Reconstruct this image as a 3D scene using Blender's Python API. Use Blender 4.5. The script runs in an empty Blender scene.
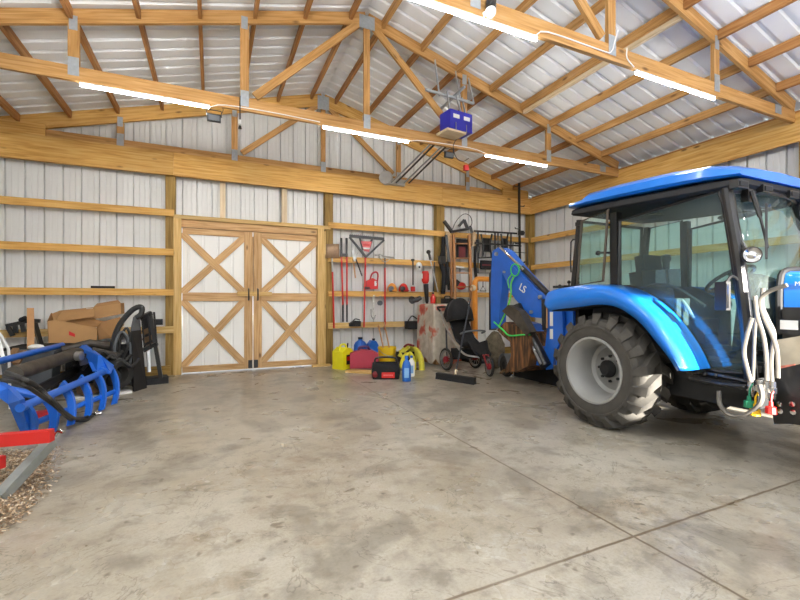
FILL_W = 95; SKY = 1.5; SUN = 40.0; EXPO = 0.33; LED_S = 70
import bpy, bmesh, math, random
from mathutils import Vector, Matrix
random.seed(7)
V = Vector
PI = math.pi
SC = bpy.context.scene
COL = SC.collection

# ------------------------------------------------------------------ camera
CAM_H = 1.2
YAW = math.radians(24.3)
FPX = 416.7
HZ = 301.7
cam_d = bpy.data.cameras.new('camera')
cam = bpy.data.objects.new('camera', cam_d)
COL.objects.link(cam)
cam.location = (0, 0, CAM_H)
cam.rotation_euler = (PI / 2, 0, -YAW)
cam_d.sensor_width = 36
cam_d.lens = FPX / 800 * 36
cam_d.shift_y = (HZ - 300) / 800
cam_d.clip_start = 0.05
cam_d.clip_end = 200
SC.camera = cam
SC.view_settings.view_transform = 'Standard'
SC.view_settings.look = 'None'
SC.view_settings.gamma = 1
SC.view_settings.use_curve_mapping = False
SC.view_settings.exposure = 0.0
SC.cycles.use_denoising = True
SC.cycles.max_bounces = 8
SC.cycles.transparent_max_bounces = 16
SC.cycles.sample_clamp_indirect = 6
SC.cycles.caustics_reflective = False
SC.cycles.caustics_refractive = False


def _ray(px, py):
    u = (px - 400) / FPX
    v = (HZ - py) / FPX
    return V((math.sin(YAW) + u * math.cos(YAW), math.cos(YAW) - u * math.sin(YAW), v))


C0 = V((0, 0, CAM_H))


def WY(px, py, Y):      # surveyed point on the plane y = Y
    r = _ray(px, py)
    return C0 + r * (Y / r.y)


def WX(px, py, X):
    r = _ray(px, py)
    return C0 + r * (X / r.x)


def WZ(px, py, Z=0.0):
    r = _ray(px, py)
    return C0 + r * ((Z - CAM_H) / r.z)


# ------------------------------------------------------------------ mesh builder
def basis(d, up=V((0, 0, 1))):
    d = V(d).normalized()
    up = V(up)
    s = d.cross(up)
    if s.length < 1e-4:
        up = V((0, 1, 0))
        s = d.cross(up)
    s.normalize()
    u = s.cross(d).normalized()
    return d, s, u


class MB:
    def __init__(self):
        self.bm = bmesh.new()
        self.uv = self.bm.loops.layers.uv.new('UVMap')

    def face(self, vs, uvs=None):
        try:
            f = self.bm.faces.new(vs)
        except ValueError:
            return None
        if uvs:
            for l, q in zip(f.loops, uvs):
                l[self.uv].uv = q
        return f

    def bar(self, p0, p1, w, h, up=(0, 0, 1), ext=0.0):
        """box beam from p0 to p1: w across, h along up"""
        p0, p1 = V(p0), V(p1)
        d, s, u = basis(p1 - p0, up)
        p0 = p0 - d * ext
        p1 = p1 + d * ext
        L = (p1 - p0).length
        vs = []
        for p in (p0, p1):
            for a, b in ((-1, -1), (1, -1), (1, 1), (-1, 1)):
                vs.append(self.bm.verts.new(p + s * (a * w / 2) + u * (b * h / 2)))
        o1, o2 = random.uniform(0, 40), random.uniform(0, 40)
        quads = [((0, 1, 5, 4), w), ((1, 2, 6, 5), h), ((2, 3, 7, 6), w), ((3, 0, 4, 7), h)]
        k = 0
        for q, ww in quads:
            self.face([vs[i] for i in q], [(o1, o2 + k), (o1, o2 + k + ww), (o1 + L, o2 + k + ww), (o1 + L, o2 + k)])
            k += ww
        self.face([vs[i] for i in (3, 2, 1, 0)], [(o1, o2), (o1 + .01, o2), (o1 + .01, o2 + w), (o1, o2 + w)])
        self.face([vs[i] for i in (4, 5, 6, 7)], [(o1, o2), (o1 + .01, o2), (o1 + .01, o2 + w), (o1, o2 + w)])
        return self

    def box(self, a, b):
        """axis box between corners a and b"""
        a, b = V(a), V(b)
        c = (a + b) / 2
        s = V((abs(b.x - a.x), abs(b.y - a.y), abs(b.z - a.z)))
        ax = max(range(3), key=lambda i: s[i])
        if ax == 0:
            return self.bar((c.x - s.x / 2, c.y, c.z), (c.x + s.x / 2, c.y, c.z), s.y, s.z)
        if ax == 1:
            return self.bar((c.x, c.y - s.y / 2, c.z), (c.x, c.y + s.y / 2, c.z), s.x, s.z)
        return self.bar((c.x, c.y, c.z - s.z / 2), (c.x, c.y, c.z + s.z / 2), s.x, s.y, up=(0, 1, 0))

    def rbox(self, c, size, rz=0.0, rx=0.0, ry=0.0):
        m = Matrix.Translation(V(c)) @ Matrix.Rotation(rz, 4, 'Z') @ Matrix.Rotation(ry, 4, 'Y') @ Matrix.Rotation(rx, 4, 'X')
        x, y, z = [q / 2 for q in size]
        pts = [m @ V((sx * x, sy * y, sz * z)) for sz in (-1, 1) for sx, sy in ((-1, -1), (1, -1), (1, 1), (-1, 1))]
        vs = [self.bm.verts.new(p) for p in pts]
        for q in ((3, 2, 1, 0), (4, 5, 6, 7), (0, 1, 5, 4), (1, 2, 6, 5), (2, 3, 7, 6), (3, 0, 4, 7)):
            self.face([vs[i] for i in q], [(0, 0), (size[0], 0), (size[0], size[2]), (0, size[2])])
        return self

    def tube(self, pts, r, n=8, smooth=0, closed=False, caps=True, r1=None):
        pts = [V(p) for p in pts]
        if smooth:
            pts = catmull(pts, smooth, closed)
        N = len(pts)
        rings = []
        pu = None
        for i, p in enumerate(pts):
            a = pts[i - 1] if (i > 0 or closed) else p
            b = pts[(i + 1) % N] if (i < N - 1 or closed) else p
            d = (b - a)
            if d.length < 1e-7:
                d = V((0, 0, 1))
            d.normalize()
            if pu is None:
                _, s, u = basis(d)
            else:
                u = pu - d * pu.dot(d)
                if u.length < 1e-5:
                    _, s, u = basis(d)
                u.normalize()
                s = d.cross(u)
            pu = u
            rr = r if r1 is None else r + (r1 - r) * i / max(1, N - 1)
            rings.append([self.bm.verts.new(p + (s * math.cos(t) + u * math.sin(t)) * rr)
                          for t in [2 * PI * k / n for k in range(n)]])
        M = N if closed else N - 1
        for i in range(M):
            a, b = rings[i], rings[(i + 1) % N]
            for k in range(n):
                self.face([a[k], a[(k + 1) % n], b[(k + 1) % n], b[k]],
                          [(i * .1, k / n), (i * .1, (k + 1) / n), (i * .1 + .1, (k + 1) / n), (i * .1 + .1, k / n)])
        if caps and not closed:
            self.face(list(reversed(rings[0])))
            self.face(rings[-1])
        return self

    def lathe(self, prof, o, axis=(0, 0, 1), n=24, closed=False):
        """prof: list of (radius, height along axis)"""
        o = V(o)
        d, s, u = basis(axis)
        rings = []
        for r, h in prof:
            if r < 1e-5:
                rings.append([self.bm.verts.new(o + d * h)])
            else:
                rings.append([self.bm.verts.new(o + d * h + (s * math.cos(2 * PI * k / n) + u * math.sin(2 * PI * k / n)) * r) for k in range(n)])
        seq = list(zip(rings[:-1], rings[1:]))
        if closed:
            seq.append((rings[-1], rings[0]))
        for a, b in seq:
            for k in range(n):
                k2 = (k + 1) % n
                if len(a) == 1 and len(b) == 1:
                    continue
                if len(a) == 1:
                    self.face([a[0], b[k], b[k2]])
                elif len(b) == 1:
                    self.face([a[k], b[0], a[k2]])
                else:
                    self.face([a[k], b[k], b[k2], a[k2]])
        return self

    def prism(self, poly, vec):
        """solid from a planar polygon (3D points) swept by vec"""
        vec = V(vec)
        a = [self.bm.verts.new(V(p)) for p in poly]
        b = [self.bm.verts.new(V(p) + vec) for p in poly]
        n = len(a)
        o = random.uniform(0, 9)
        c0 = V(poly[0])
        ex = (V(poly[1]) - c0).normalized()
        nv = vec.normalized()
        ey = nv.cross(ex)
        q = [((V(p) - c0).dot(ex) + o, (V(p) - c0).dot(ey) + o) for p in poly]
        self.face(list(reversed(a)), list(reversed(q)))
        self.face(b, q)
        for i in range(n):
            j = (i + 1) % n
            self.face([a[i], a[j], b[j], b[i]], [q[i], q[j], q[j], q[i]])
        return self

    def strip(self, A, B):
        """quad strip between two point rows"""
        a = [self.bm.verts.new(V(p)) for p in A]
        b = [self.bm.verts.new(V(p)) for p in B]
        for i in range(len(a) - 1):
            self.face([a[i], a[i + 1], b[i + 1], b[i]], [(i * .1, 0), (i * .1 + .1, 0), (i * .1 + .1, 1), (i * .1, 1)])
        return self

    def grid(self, rows, closed=False):
        vs = [[self.bm.verts.new(V(p)) for p in r] for r in rows]
        for i in range(len(vs) - 1):
            m = len(vs[i])
            for k in range(m if closed else m - 1):
                k2 = (k + 1) % m
                self.face([vs[i][k], vs[i][k2], vs[i + 1][k2], vs[i + 1][k]])
        return self

    def ball(self, c, r, sx=1, sy=1, sz=1, n=12):
        c = V(c)
        rows = []
        m = n // 2
        ret = bmesh.ops.create_uvsphere(self.bm, u_segments=n, v_segments=m, radius=r)
        for v in ret['verts']:
            v.co = V((v.co.x * sx, v.co.y * sy, v.co.z * sz)) + c
        return self

    def build(self, name, mat, parent=None, bevel=0.0, smooth=True, angle=35, seg=1, recalc=True, solid=0.0):
        bm = self.bm
        if bevel:
            bmesh.ops.bevel(bm, geom=[e for e in bm.edges if len(e.link_faces) == 2 and e.calc_face_angle(0) > .5],
                            offset=bevel, segments=seg, affect='EDGES', profile=.5, clamp_overlap=True)
        if recalc:
            bmesh.ops.recalc_face_normals(bm, faces=bm.faces)
        me = bpy.data.meshes.new(name)
        bm.to_mesh(me)
        bm.free()
        mats = mat if isinstance(mat, (list, tuple)) else [mat]
        for m in mats:
            me.materials.append(m)
        o = bpy.data.objects.new(name, me)
        COL.objects.link(o)
        if smooth and len(me.polygons):
            me.shade_smooth()
            me.set_sharp_from_angle(angle=math.radians(angle))
        if parent is not None:
            base = WORLD.get(parent.name, V((0, 0, 0)))
            me.transform(Matrix.Translation(-base))
            o.parent = parent
            WORLD[o.name] = base
        elif me.vertices:
            xs = [v.co for v in me.vertices]
            base = V(((min(v.x for v in xs) + max(v.x for v in xs)) / 2, (min(v.y for v in xs) + max(v.y for v in xs)) / 2, min(v.z for v in xs)))
            me.transform(Matrix.Translation(-base))
            o.location = base
            WORLD[o.name] = base
        if solid:
            md = o.modifiers.new('thickness', 'SOLIDIFY')
            md.thickness = solid
            md.offset = 0
        return o


WORLD = {}


def catmull(pts, k, closed=False):
    out = []
    N = len(pts)
    R = N if closed else N - 1
    for i in range(R):
        if closed:
            p0, p1, p2, p3 = pts[i - 1], pts[i], pts[(i + 1) % N], pts[(i + 2) % N]
        else:
            p0 = pts[i - 1] if i > 0 else pts[i] * 2 - pts[i + 1]
            p1, p2 = pts[i], pts[i + 1]
            p3 = pts[i + 2] if i + 2 < N else pts[i + 1] * 2 - pts[i]
        for j in range(k):
            t = j / k
            out.append(.5 * ((2 * p1) + (p2 - p0) * t + (2 * p0 - 5 * p1 + 4 * p2 - p3) * t * t + (3 * p1 - p0 - 3 * p2 + p3) * t ** 3))
    if not closed:
        out.append(pts[-1])
    return out


LABELS = set()


def tag(o, label, cat, group=None, kind=None):
    assert 4 <= len(label.split()) <= 16, label
    assert label not in LABELS, 'dup ' + label
    LABELS.add(label)
    o['label'] = label
    o['category'] = cat
    if group:
        o['group'] = group
    if kind:
        o['kind'] = kind
    return o


def thing(name, loc, label, cat, group=None):
    o = bpy.data.objects.new(name, None)
    COL.objects.link(o)
    o.location = loc
    o.empty_display_size = .1
    WORLD[o.name] = V(loc)
    tag(o, label, cat, group)
    return o


def structure(o):
    o['kind'] = 'structure'
    return o


# ------------------------------------------------------------------ materials
MATS = {}


def nodes(name):
    m = bpy.data.materials.new(name)
    m.use_nodes = True
    nt = m.node_tree
    b = nt.nodes['Principled BSDF']
    return m, nt, b


def srgb(r, g, b):
    f = lambda c: (c / 255 / 12.92) if c / 255 <= .04045 else ((c / 255 + .055) / 1.055) ** 2.4
    return (f(r), f(g), f(b), 1)


def plain(name, rgb, rough=.5, metal=0.0, var=.06, scale=8.0, coat=0.0, bump=0.0):
    """procedural paint / plastic / metal with slight mottling"""
    if name in MATS:
        return MATS[name]
    m, nt, b = nodes(name)
    c = srgb(*rgb)
    tc = nt.nodes.new('ShaderNodeTexCoord')
    nz = nt.nodes.new('ShaderNodeTexNoise')
    nz.inputs['Scale'].default_value = scale
    nz.inputs['Detail'].default_value = 5
    nt.links.new(tc.outputs['Object'], nz.inputs['Vector'])
    mx = nt.nodes.new('ShaderNodeMix')
    mx.data_type = 'RGBA'
    mx.inputs['A'].default_value = tuple(max(0, q * (1 - var * 2)) for q in c[:3]) + (1,)
    mx.inputs['B'].default_value = tuple(min(1, q * (1 + var * 2)) for q in c[:3]) + (1,)
    nt.links.new(nz.outputs['Fac'], mx.inputs['Factor'])
    nt.links.new(mx.outputs['Result'], b.inputs['Base Color'])
    b.inputs['Roughness'].default_value = rough
    b.inputs['Metallic'].default_value = metal
    b.inputs['Coat Weight'].default_value = coat
    b.inputs['Coat Roughness'].default_value = .08
    if bump:
        bp = nt.nodes.new('ShaderNodeBump')
        bp.inputs['Strength'].default_value = bump
        bp.inputs['Distance'].default_value = .01
        nt.links.new(nz.outputs['Fac'], bp.inputs['Height'])
        nt.links.new(bp.outputs['Normal'], b.inputs['Normal'])
    MATS[name] = m
    return m


def ramp(nt, stops):
    r = nt.nodes.new('ShaderNodeValToRGB')
    e = r.color_ramp.elements
    while len(e) < len(stops):
        e.new(.5)
    for q, (p, c) in zip(e, stops):
        q.position = p
        q.color = c
    return r


def wood(name, dark, mid, light, rough=.6, knots=True, knot_col=(70, 40, 20)):
    if name in MATS:
        return MATS[name]
    m, nt, b = nodes(name)
    L = nt.links.new
    uv = nt.nodes.new('ShaderNodeUVMap')
    uv.uv_map = 'UVMap'
    mp = nt.nodes.new('ShaderNodeMapping')
    mp.inputs['Scale'].default_value = (1.3, 22, 1)
    L(uv.outputs['UV'], mp.inputs['Vector'])
    n1 = nt.nodes.new('ShaderNodeTexNoise')
    n1.inputs['Scale'].default_value = 1.6
    n1.inputs['Detail'].default_value = 7
    n1.inputs['Distortion'].default_value = .6
    L(mp.outputs['Vector'], n1.inputs['Vector'])
    r1 = ramp(nt, [(.28, srgb(*dark)), (.5, srgb(*mid)), (.75, srgb(*light))])
    L(n1.outputs['Fac'], r1.inputs['Fac'])
    # slow tone drift along the board
    n2 = nt.nodes.new('ShaderNodeTexNoise')
    n2.inputs['Scale'].default_value = .8
    L(uv.outputs['UV'], n2.inputs['Vector'])
    hs = nt.nodes.new('ShaderNodeHueSaturation')
    mr = nt.nodes.new('ShaderNodeMapRange')
    mr.inputs['From Min'].default_value = .3
    mr.inputs['From Max'].default_value = .7
    mr.inputs['To Min'].default_value = .82
    mr.inputs['To Max'].default_value = 1.14
    L(n2.outputs['Fac'], mr.inputs['Value'])
    L(mr.outputs['Result'], hs.inputs['Value'])
    L(r1.outputs['Color'], hs.inputs['Color'])
    out = hs.outputs['Color']
    if knots:
        mp2 = nt.nodes.new('ShaderNodeMapping')
        mp2.inputs['Scale'].default_value = (2.0, 5.5, 1)
        L(uv.outputs['UV'], mp2.inputs['Vector'])
        vo = nt.nodes.new('ShaderNodeTexVoronoi')
        vo.inputs['Scale'].default_value = 1.0
        L(mp2.outputs['Vector'], vo.inputs['Vector'])
        rk = ramp(nt, [(.05, (1, 1, 1, 1)), (.13, (0, 0, 0, 1))])
        L(vo.outputs['Distance'], rk.inputs['Fac'])
        mx = nt.nodes.new('ShaderNodeMix')
        mx.data_type = 'RGBA'
        mx.inputs['B'].default_value = srgb(*knot_col)
        mu = nt.nodes.new('ShaderNodeMath')
        mu.operation = 'MULTIPLY'
        mu.inputs[1].default_value = .75
        L(rk.outputs['Color'], mu.inputs[0])
        L(mu.outputs['Value'], mx.inputs['Factor'])
        L(out, mx.inputs['A'])
        out = mx.outputs['Result']
    L(out, b.inputs['Base Color'])
    b.inputs['Roughness'].default_value = rough
    b.inputs['Specular IOR Level'].default_value = .25
    MATS[name] = m
    return m


PINE = wood('golden pine beam', (186, 134, 64), (216, 168, 92), (230, 190, 122))
TRUSS = wood('truss lumber', (160, 114, 62), (190, 144, 86), (208, 166, 114))
PURLIN = wood('purlin lumber', (140, 94, 50), (170, 120, 70), (192, 146, 94))
PALE = wood('pale board', (200, 176, 138), (222, 202, 168), (235, 220, 194), knots=False)
DOORW = wood('door lumber', (178, 134, 84), (204, 164, 114), (222, 188, 142))
TREATED = wood('treated post', (120, 92, 42), (150, 120, 62), (172, 142, 84), knots=False)
JAMB = wood('jamb lumber', (190, 150, 84), (212, 176, 112), (226, 196, 140))
LADDERW = wood('ladder wood', (138, 90, 52), (178, 126, 80), (204, 158, 108), knots=False)
OLDWOOD = wood('grey old wood', (90, 66, 44), (128, 98, 70), (150, 122, 94))
STEEL = plain('galvanised plate', (175, 182, 188), .45, .6, .12, 30)
METALW = plain('white wall metal', (224, 224, 221), .42, 0, .02, 3)
ROOFM = plain('roof metal', (236, 238, 238), .36, 0, .02, 3)
DOORP = plain('white door panel', (242, 241, 236), .45, 0, .01, 3)
BLUE = plain('tractor blue', (16, 116, 214), .3, 0, .06, 4, coat=.6)
BLUE2 = plain('implement blue', (30, 104, 208), .42, 0, .1, 6, coat=.2)
DKBLUE = plain('motor blue', (42, 44, 168), .4, 0, .08)
BLACK = plain('black paint', (24, 24, 25), .38, 0, .2, 12, coat=.2)
BLACKM = plain('matt black', (26, 26, 27), .75, 0, .3, 14)
RUBBER = plain('rubber', (40, 39, 37), .8, 0, .25, 10, bump=.3)
TYRE = plain('dusty tyre rubber', (68, 65, 60), .85, 0, .35, 9, bump=.4)
SOFT = plain('black fabric', (30, 30, 32), .9, 0, .3, 25)
GREY = plain('grey plastic', (92, 96, 100), .6, 0, .1)
RIMG = plain('grey rim paint', (158, 158, 155), .42, .2, .08, 6)
CHROME = plain('chrome', (215, 215, 215), .12, 1, .04)
STEELB = plain('bright steel', (178, 178, 176), .35, .8, .12, 14)
RED = plain('red paint', (206, 34, 28), .45, 0, .08, 6, coat=.2)
REDP = plain('red plastic', (178, 40, 48), .5, 0, .06)
GASRED = plain('faded red plastic', (170, 52, 72), .55, 0, .08)
YEL = plain('yellow plastic', (232, 222, 30), .5, 0, .06)
YEL2 = plain('bucket yellow', (236, 196, 30), .5, 0, .06)
BLUEP = plain('blue plastic', (40, 106, 196), .4, 0, .1)
WHITEP = plain('white plastic', (236, 236, 234), .5, 0, .03)
ORANGE = plain('orange paint', (232, 150, 52), .45, 0, .08)
GREEN = plain('green strap', (70, 214, 96), .7, 0, .15, 20)
CARD = plain('cardboard', (182, 140, 92), .85, 0, .1, 5)
CARD2 = plain('cardboard flap', (168, 126, 80), .85, 0, .1, 5)
DIRT = plain('brown dusty scrap', (104, 80, 54), .9, 0, .48, 14, bump=.6)
GREASE = plain('greasy dark steel', (74, 68, 60), .6, .2, .45, 9, bump=.3)
CAMO = plain('mottled bag cloth', (110, 100, 82), .9, 0, .48, 16, bump=.8)
LABEL = plain('white label', (232, 232, 226), .6, 0, .04)
PINKL = plain('pink red label', (222, 110, 110), .6, 0, .2, 30)
HOSE = plain('dusty hose rubber', (96, 92, 86), .42, 0, .3, 12)
HOSED = plain('black hose', (34, 33, 31), .5, 0, .3, 12)
TREADG = plain('grey tub', (84, 90, 96), .6, 0, .12, 6)
PINKW = plain('handle wood', (196, 150, 104), .6, 0, .1)


def streaky(name, dark, light):
    m, nt, b = nodes(name)
    tc = nt.nodes.new('ShaderNodeTexCoord')
    mp = nt.nodes.new('ShaderNodeMapping')
    mp.inputs['Scale'].default_value = (14, 14, 2.2)
    nt.links.new(tc.outputs['Object'], mp.inputs['Vector'])
    nz = nt.nodes.new('ShaderNodeTexNoise')
    nz.inputs['Scale'].default_value = 1.4
    nz.inputs['Detail'].default_value = 6
    nt.links.new(mp.outputs['Vector'], nz.inputs['Vector'])
    r = ramp(nt, [(.34, srgb(*dark)), (.52, srgb(*[(a + c) // 2 for a, c in zip(dark, light)])), (.68, srgb(*light))])
    nt.links.new(nz.outputs['Fac'], r.inputs['Fac'])
    nt.links.new(r.outputs['Color'], b.inputs['Base Color'])
    b.inputs['Roughness'].default_value = .85
    return m


RUST = streaky('streaked rusty steel', (44, 34, 26), (150, 100, 58))


def glass_mat(name, tint, rough=.0, alpha=.82):
    m, nt, b = nodes(name)
    nt.nodes.remove(b)
    out = nt.nodes['Material Output']
    tr = nt.nodes.new('ShaderNodeBsdfTransparent')
    tr.inputs['Color'].default_value = tint
    gl = nt.nodes.new('ShaderNodeBsdfGlossy')
    gl.inputs['Roughness'].default_value = rough
    fr = nt.nodes.new('ShaderNodeFresnel')
    ge = nt.nodes.new('ShaderNodeNewGeometry')      # thin pane: both faces reflect alike
    io = nt.nodes.new('ShaderNodeMapRange')
    io.inputs['To Min'].default_value = 1.5
    io.inputs['To Max'].default_value = 1 / 1.5
    nt.links.new(ge.outputs['Backfacing'], io.inputs['Value'])
    nt.links.new(io.outputs['Result'], fr.inputs['IOR'])
    # a little dust so that the pane reads
    nz = nt.nodes.new('ShaderNodeTexNoise')
    nz.inputs['Scale'].default_value = 4
    df = nt.nodes.new('ShaderNodeBsdfDiffuse')
    df.inputs['Color'].default_value = (.55, .6, .58, 1)
    mxd = nt.nodes.new('ShaderNodeMixShader')
    mr = nt.nodes.new('ShaderNodeMapRange')
    mr.inputs['From Min'].default_value = .35
    mr.inputs['From Max'].default_value = .75
    mr.inputs['To Min'].default_value = .015
    mr.inputs['To Max'].default_value = .07
    nt.links.new(nz.outputs['Fac'], mr.inputs['Value'])
    nt.links.new(mr.outputs['Result'], mxd.inputs['Fac'])
    nt.links.new(tr.outputs[0], mxd.inputs[1])
    nt.links.new(df.outputs[0], mxd.inputs[2])
    mx = nt.nodes.new('ShaderNodeMixShader')
    nt.links.new(fr.outputs[0], mx.inputs['Fac'])
    nt.links.new(mxd.outputs[0], mx.inputs[1])
    nt.links.new(gl.outputs[0], mx.inputs[2])
    nt.links.new(mx.outputs[0], out.inputs['Surface'])
    return m


GLASS = glass_mat('green tinted cab glass', (.82, .95, .93, 1))


def emis(name, rgb, s):
    m, nt, b = nodes(name)
    b.inputs['Base Color'].default_value = (*rgb, 1)
    b.inputs['Emission Color'].default_value = (*rgb, 1)
    b.inputs['Emission Strength'].default_value = s
    return m


LED = emis("led diffuser", (1, .99, .97), LED_S)


def concrete():
    m, nt, b = nodes('worn concrete')
    L = nt.links.new
    tc = nt.nodes.new('ShaderNodeTexCoord')
    geo = nt.nodes.new('ShaderNodeNewGeometry')
    P = geo.outputs['Position']
    def noise(scale, detail, rough, loc, dist=0.0):
        n = nt.nodes.new('ShaderNodeTexNoise')
        n.inputs['Scale'].default_value = scale
        n.inputs['Detail'].default_value = detail
        n.inputs['Roughness'].default_value = rough
        n.inputs['Distortion'].default_value = dist
        q = nt.nodes.new('ShaderNodeMapping')
        q.inputs['Location'].default_value = loc
        L(P, q.inputs['Vector'])
        L(q.outputs['Vector'], n.inputs['Vector'])
        return n

    def over(base, col, fac_sock, stops, amount, mode='MIX'):
        r = ramp(nt, stops)
        L(fac_sock, r.inputs['Fac'])
        k = nt.nodes.new('ShaderNodeMath')
        k.operation = 'MULTIPLY'
        k.inputs[1].default_value = amount
        L(r.outputs['Color'], k.inputs[0])
        m_ = nt.nodes.new('ShaderNodeMix')
        m_.data_type = 'RGBA'
        m_.blend_type = mode
        L(k.outputs[0], m_.inputs['Factor'])
        L(base, m_.inputs['A'])
        m_.inputs['B'].default_value = srgb(*col)
        return m_.outputs['Result']
    K, Wt = (0, 0, 0, 1), (1, 1, 1, 1)
    big = noise(.7, 9, .66, (0, 0, 0))
    r1 = ramp(nt, [(.25, srgb(134, 125, 107)), (.42, srgb(159, 150, 133)), (.56, srgb(172, 165, 150)), (.75, srgb(185, 180, 168))])
    L(big.outputs['Fac'], r1.inputs['Fac'])
    col = r1.outputs['Color']
    mid = noise(6.5, 7, .7, (9, 2, 4))
    col = over(col, (108, 100, 86), mid.outputs['Fac'], [(.50, K), (.64, Wt)], .5)
    pale = noise(4.2, 8, .72, (2, 7, 1))
    col = over(col, (186, 182, 170), pale.outputs['Fac'], [(.54, K), (.70, Wt)], .62)
    n2 = noise(2.1, 4, .55, (4, 4, 4), .4)
    col = over(col, (98, 92, 82), n2.outputs['Fac'], [(.54, K), (.63, Wt)], .45)
    n3 = noise(1.1, 10, .74, (3.7, 1.2, 5))
    col = over(col, (116, 92, 62), n3.outputs['Fac'], [(.56, K), (.70, Wt)], .65)
    spots = noise(11, 2, .5, (1, 5, 2))
    col = over(col, (92, 80, 62), spots.outputs['Fac'], [(.66, K), (.73, Wt)], .7)
    # long thin cracks and drag marks
    crk = noise(1.6, 6, .6, (6, 1, 9), 1.2)
    col = over(col, (84, 74, 60), crk.outputs['Fac'], [(.490, K), (.4965, Wt), (.503, K)], .55)
    # darker trodden ground round the tractor wheels
    n4 = noise(70, 5, .7, (0, 0, 0))
    col = over(col, (112, 106, 94), n4.outputs['Fac'], [(.46, K), (.62, Wt)], .22)

    class _O:
        pass
    mC = _O()
    mC.outputs = {'Result': col}
    # saw-cut joints at x = 1.96 and y = 1.45 filled with brown dirt
    sep = nt.nodes.new('ShaderNodeSeparateXYZ')
    wob = nt.nodes.new('ShaderNodeTexNoise')
    wob.inputs['Scale'].default_value = 9
    L(P, wob.inputs['Vector'])
    wadd = nt.nodes.new('ShaderNodeVectorMath')
    wadd.operation = 'SCALE'
    wadd.inputs['Scale'].default_value = .012
    L(wob.outputs['Color'], wadd.inputs[0])
    pa = nt.nodes.new('ShaderNodeVectorMath')
    pa.operation = 'ADD'
    L(P, pa.inputs[0])
    L(wadd.outputs[0], pa.inputs[1])
    L(pa.outputs[0], sep.inputs[0])

    def line(sock, at, w):
        s = nt.nodes.new('ShaderNodeMath')
        s.operation = 'SUBTRACT'
        s.inputs[1].default_value = at
        L(sock, s.inputs[0])
        a = nt.nodes.new('ShaderNodeMath')
        a.operation = 'ABSOLUTE'
        L(s.outputs[0], a.inputs[0])
        mr = nt.nodes.new('ShaderNodeMapRange')
        mr.inputs['From Min'].default_value = w * .35
        mr.inputs['From Max'].default_value = w
        mr.inputs['To Min'].default_value = 1
        mr.inputs['To Max'].default_value = 0
        L(a.outputs[0], mr.inputs['Value'])
        return mr.outputs['Result']

    mxm = None
    for sock, at in ((sep.outputs['X'], 1.97), (sep.outputs['Y'], 1.455)):
        l = line(sock, at, .011)
        if mxm is None:
            mxm = l
        else:
            q = nt.nodes.new('ShaderNodeMath')
            q.operation = 'MAXIMUM'
            L(mxm, q.inputs[0])
            L(l, q.inputs[1])
            mxm = q.outputs[0]
    ml = nt.nodes.new('ShaderNodeMath')
    ml.operation = 'MULTIPLY'
    ml.inputs[1].default_value = .8
    L(mxm, ml.inputs[0])
    mD = nt.nodes.new('ShaderNodeMix')
    mD.data_type = 'RGBA'
    mD.inputs['B'].default_value = srgb(92, 74, 50)
    L(ml.outputs[0], mD.inputs['Factor'])
    L(mC.outputs['Result'], mD.inputs['A'])
    L(mD.outputs['Result'], b.inputs['Base Color'])
    rr = nt.nodes.new('ShaderNodeMapRange')
    rr.inputs['To Min'].default_value = .16
    rr.inputs['To Max'].default_value = .44
    L(n2.outputs['Fac'], rr.inputs['Value'])
    L(rr.outputs['Result'], b.inputs['Roughness'])
    b.inputs['Specular IOR Level'].default_value = .5
    bp = nt.nodes.new('ShaderNodeBump')
    bp.inputs['Strength'].default_value = .02
    bp.inputs['Distance'].default_value = .01
    L(n4.outputs['Fac'], bp.inputs['Height'])
    L(bp.outputs['Normal'], b.inputs['Normal'])
    return m


CONC = concrete()
# ------------------------------------------------------------------ room shell
XL, XR = -2.99, 6.83          # inner faces of the side framing
YB = 7.90                     # back sheet metal
YF = -4.3                     # front wall (behind the camera)
XRP = 7.06                    # right sheet metal
XLP = -3.22
RX = 1.92                     # ridge


def zroof(x):
    return 5.14 - .275 * abs(x - RX)


mb = MB()
mb.box((XLP, YF, -.12), (XRP, YB + .05, 0))
structure(mb.build('floor', CONC, smooth=False))
mb = MB()
mb.box((-40, -40, -.2), (45, YF, -.03))
mb.box((-40, YB + .06, -.2), (45, 40, -.03))
structure(mb.build('trim_1', plain('gravel apron', (196, 190, 178), .9, 0, .1, 30), smooth=False))


def rib_profile(a, b, step=.2286, depth=.042, phase=0.0, minor=True, w=.45):
    """(t, offset) samples of a ribbed steel sheet; the ribs stand outwards"""
    out = [(a, 0)]
    k = math.floor((a - phase) / step)
    t = phase + k * step
    prof = [(-.036 * w, 0), (-.022 * w, depth), (.022 * w, depth), (.036 * w, 0)]
    if minor:
        prof += [(.072, 0), (.076, .004), (.082, .004), (.086, 0), (.142, 0), (.146, .004), (.152, .004), (.156, 0)]
    while t < b:
        for dt, d in prof:
            q = t + dt
            if a < q < b:
                out.append((q, d))
        t += step
    out.append((b, 0))
    return out


def sheet_wall(mb, fix, a, b, z0, z1, axis, sign, ztop=None):
    """vertical ribbed sheet; axis 'X' runs along x on plane y=fix, 'Y' along y on plane x=fix"""
    pr = rib_profile(a, b)
    if axis == 'X':
        A = [(t, fix + sign * d, z0) for t, d in pr]
        B = [(t, fix + sign * d, (ztop(t) if ztop else z1)) for t, d in pr]
    else:
        A = [(fix + sign * d, t, z0) for t, d in pr]
        B = [(fix + sign * d, t, z1) for t, d in pr]
    mb.strip(A, B)


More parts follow.
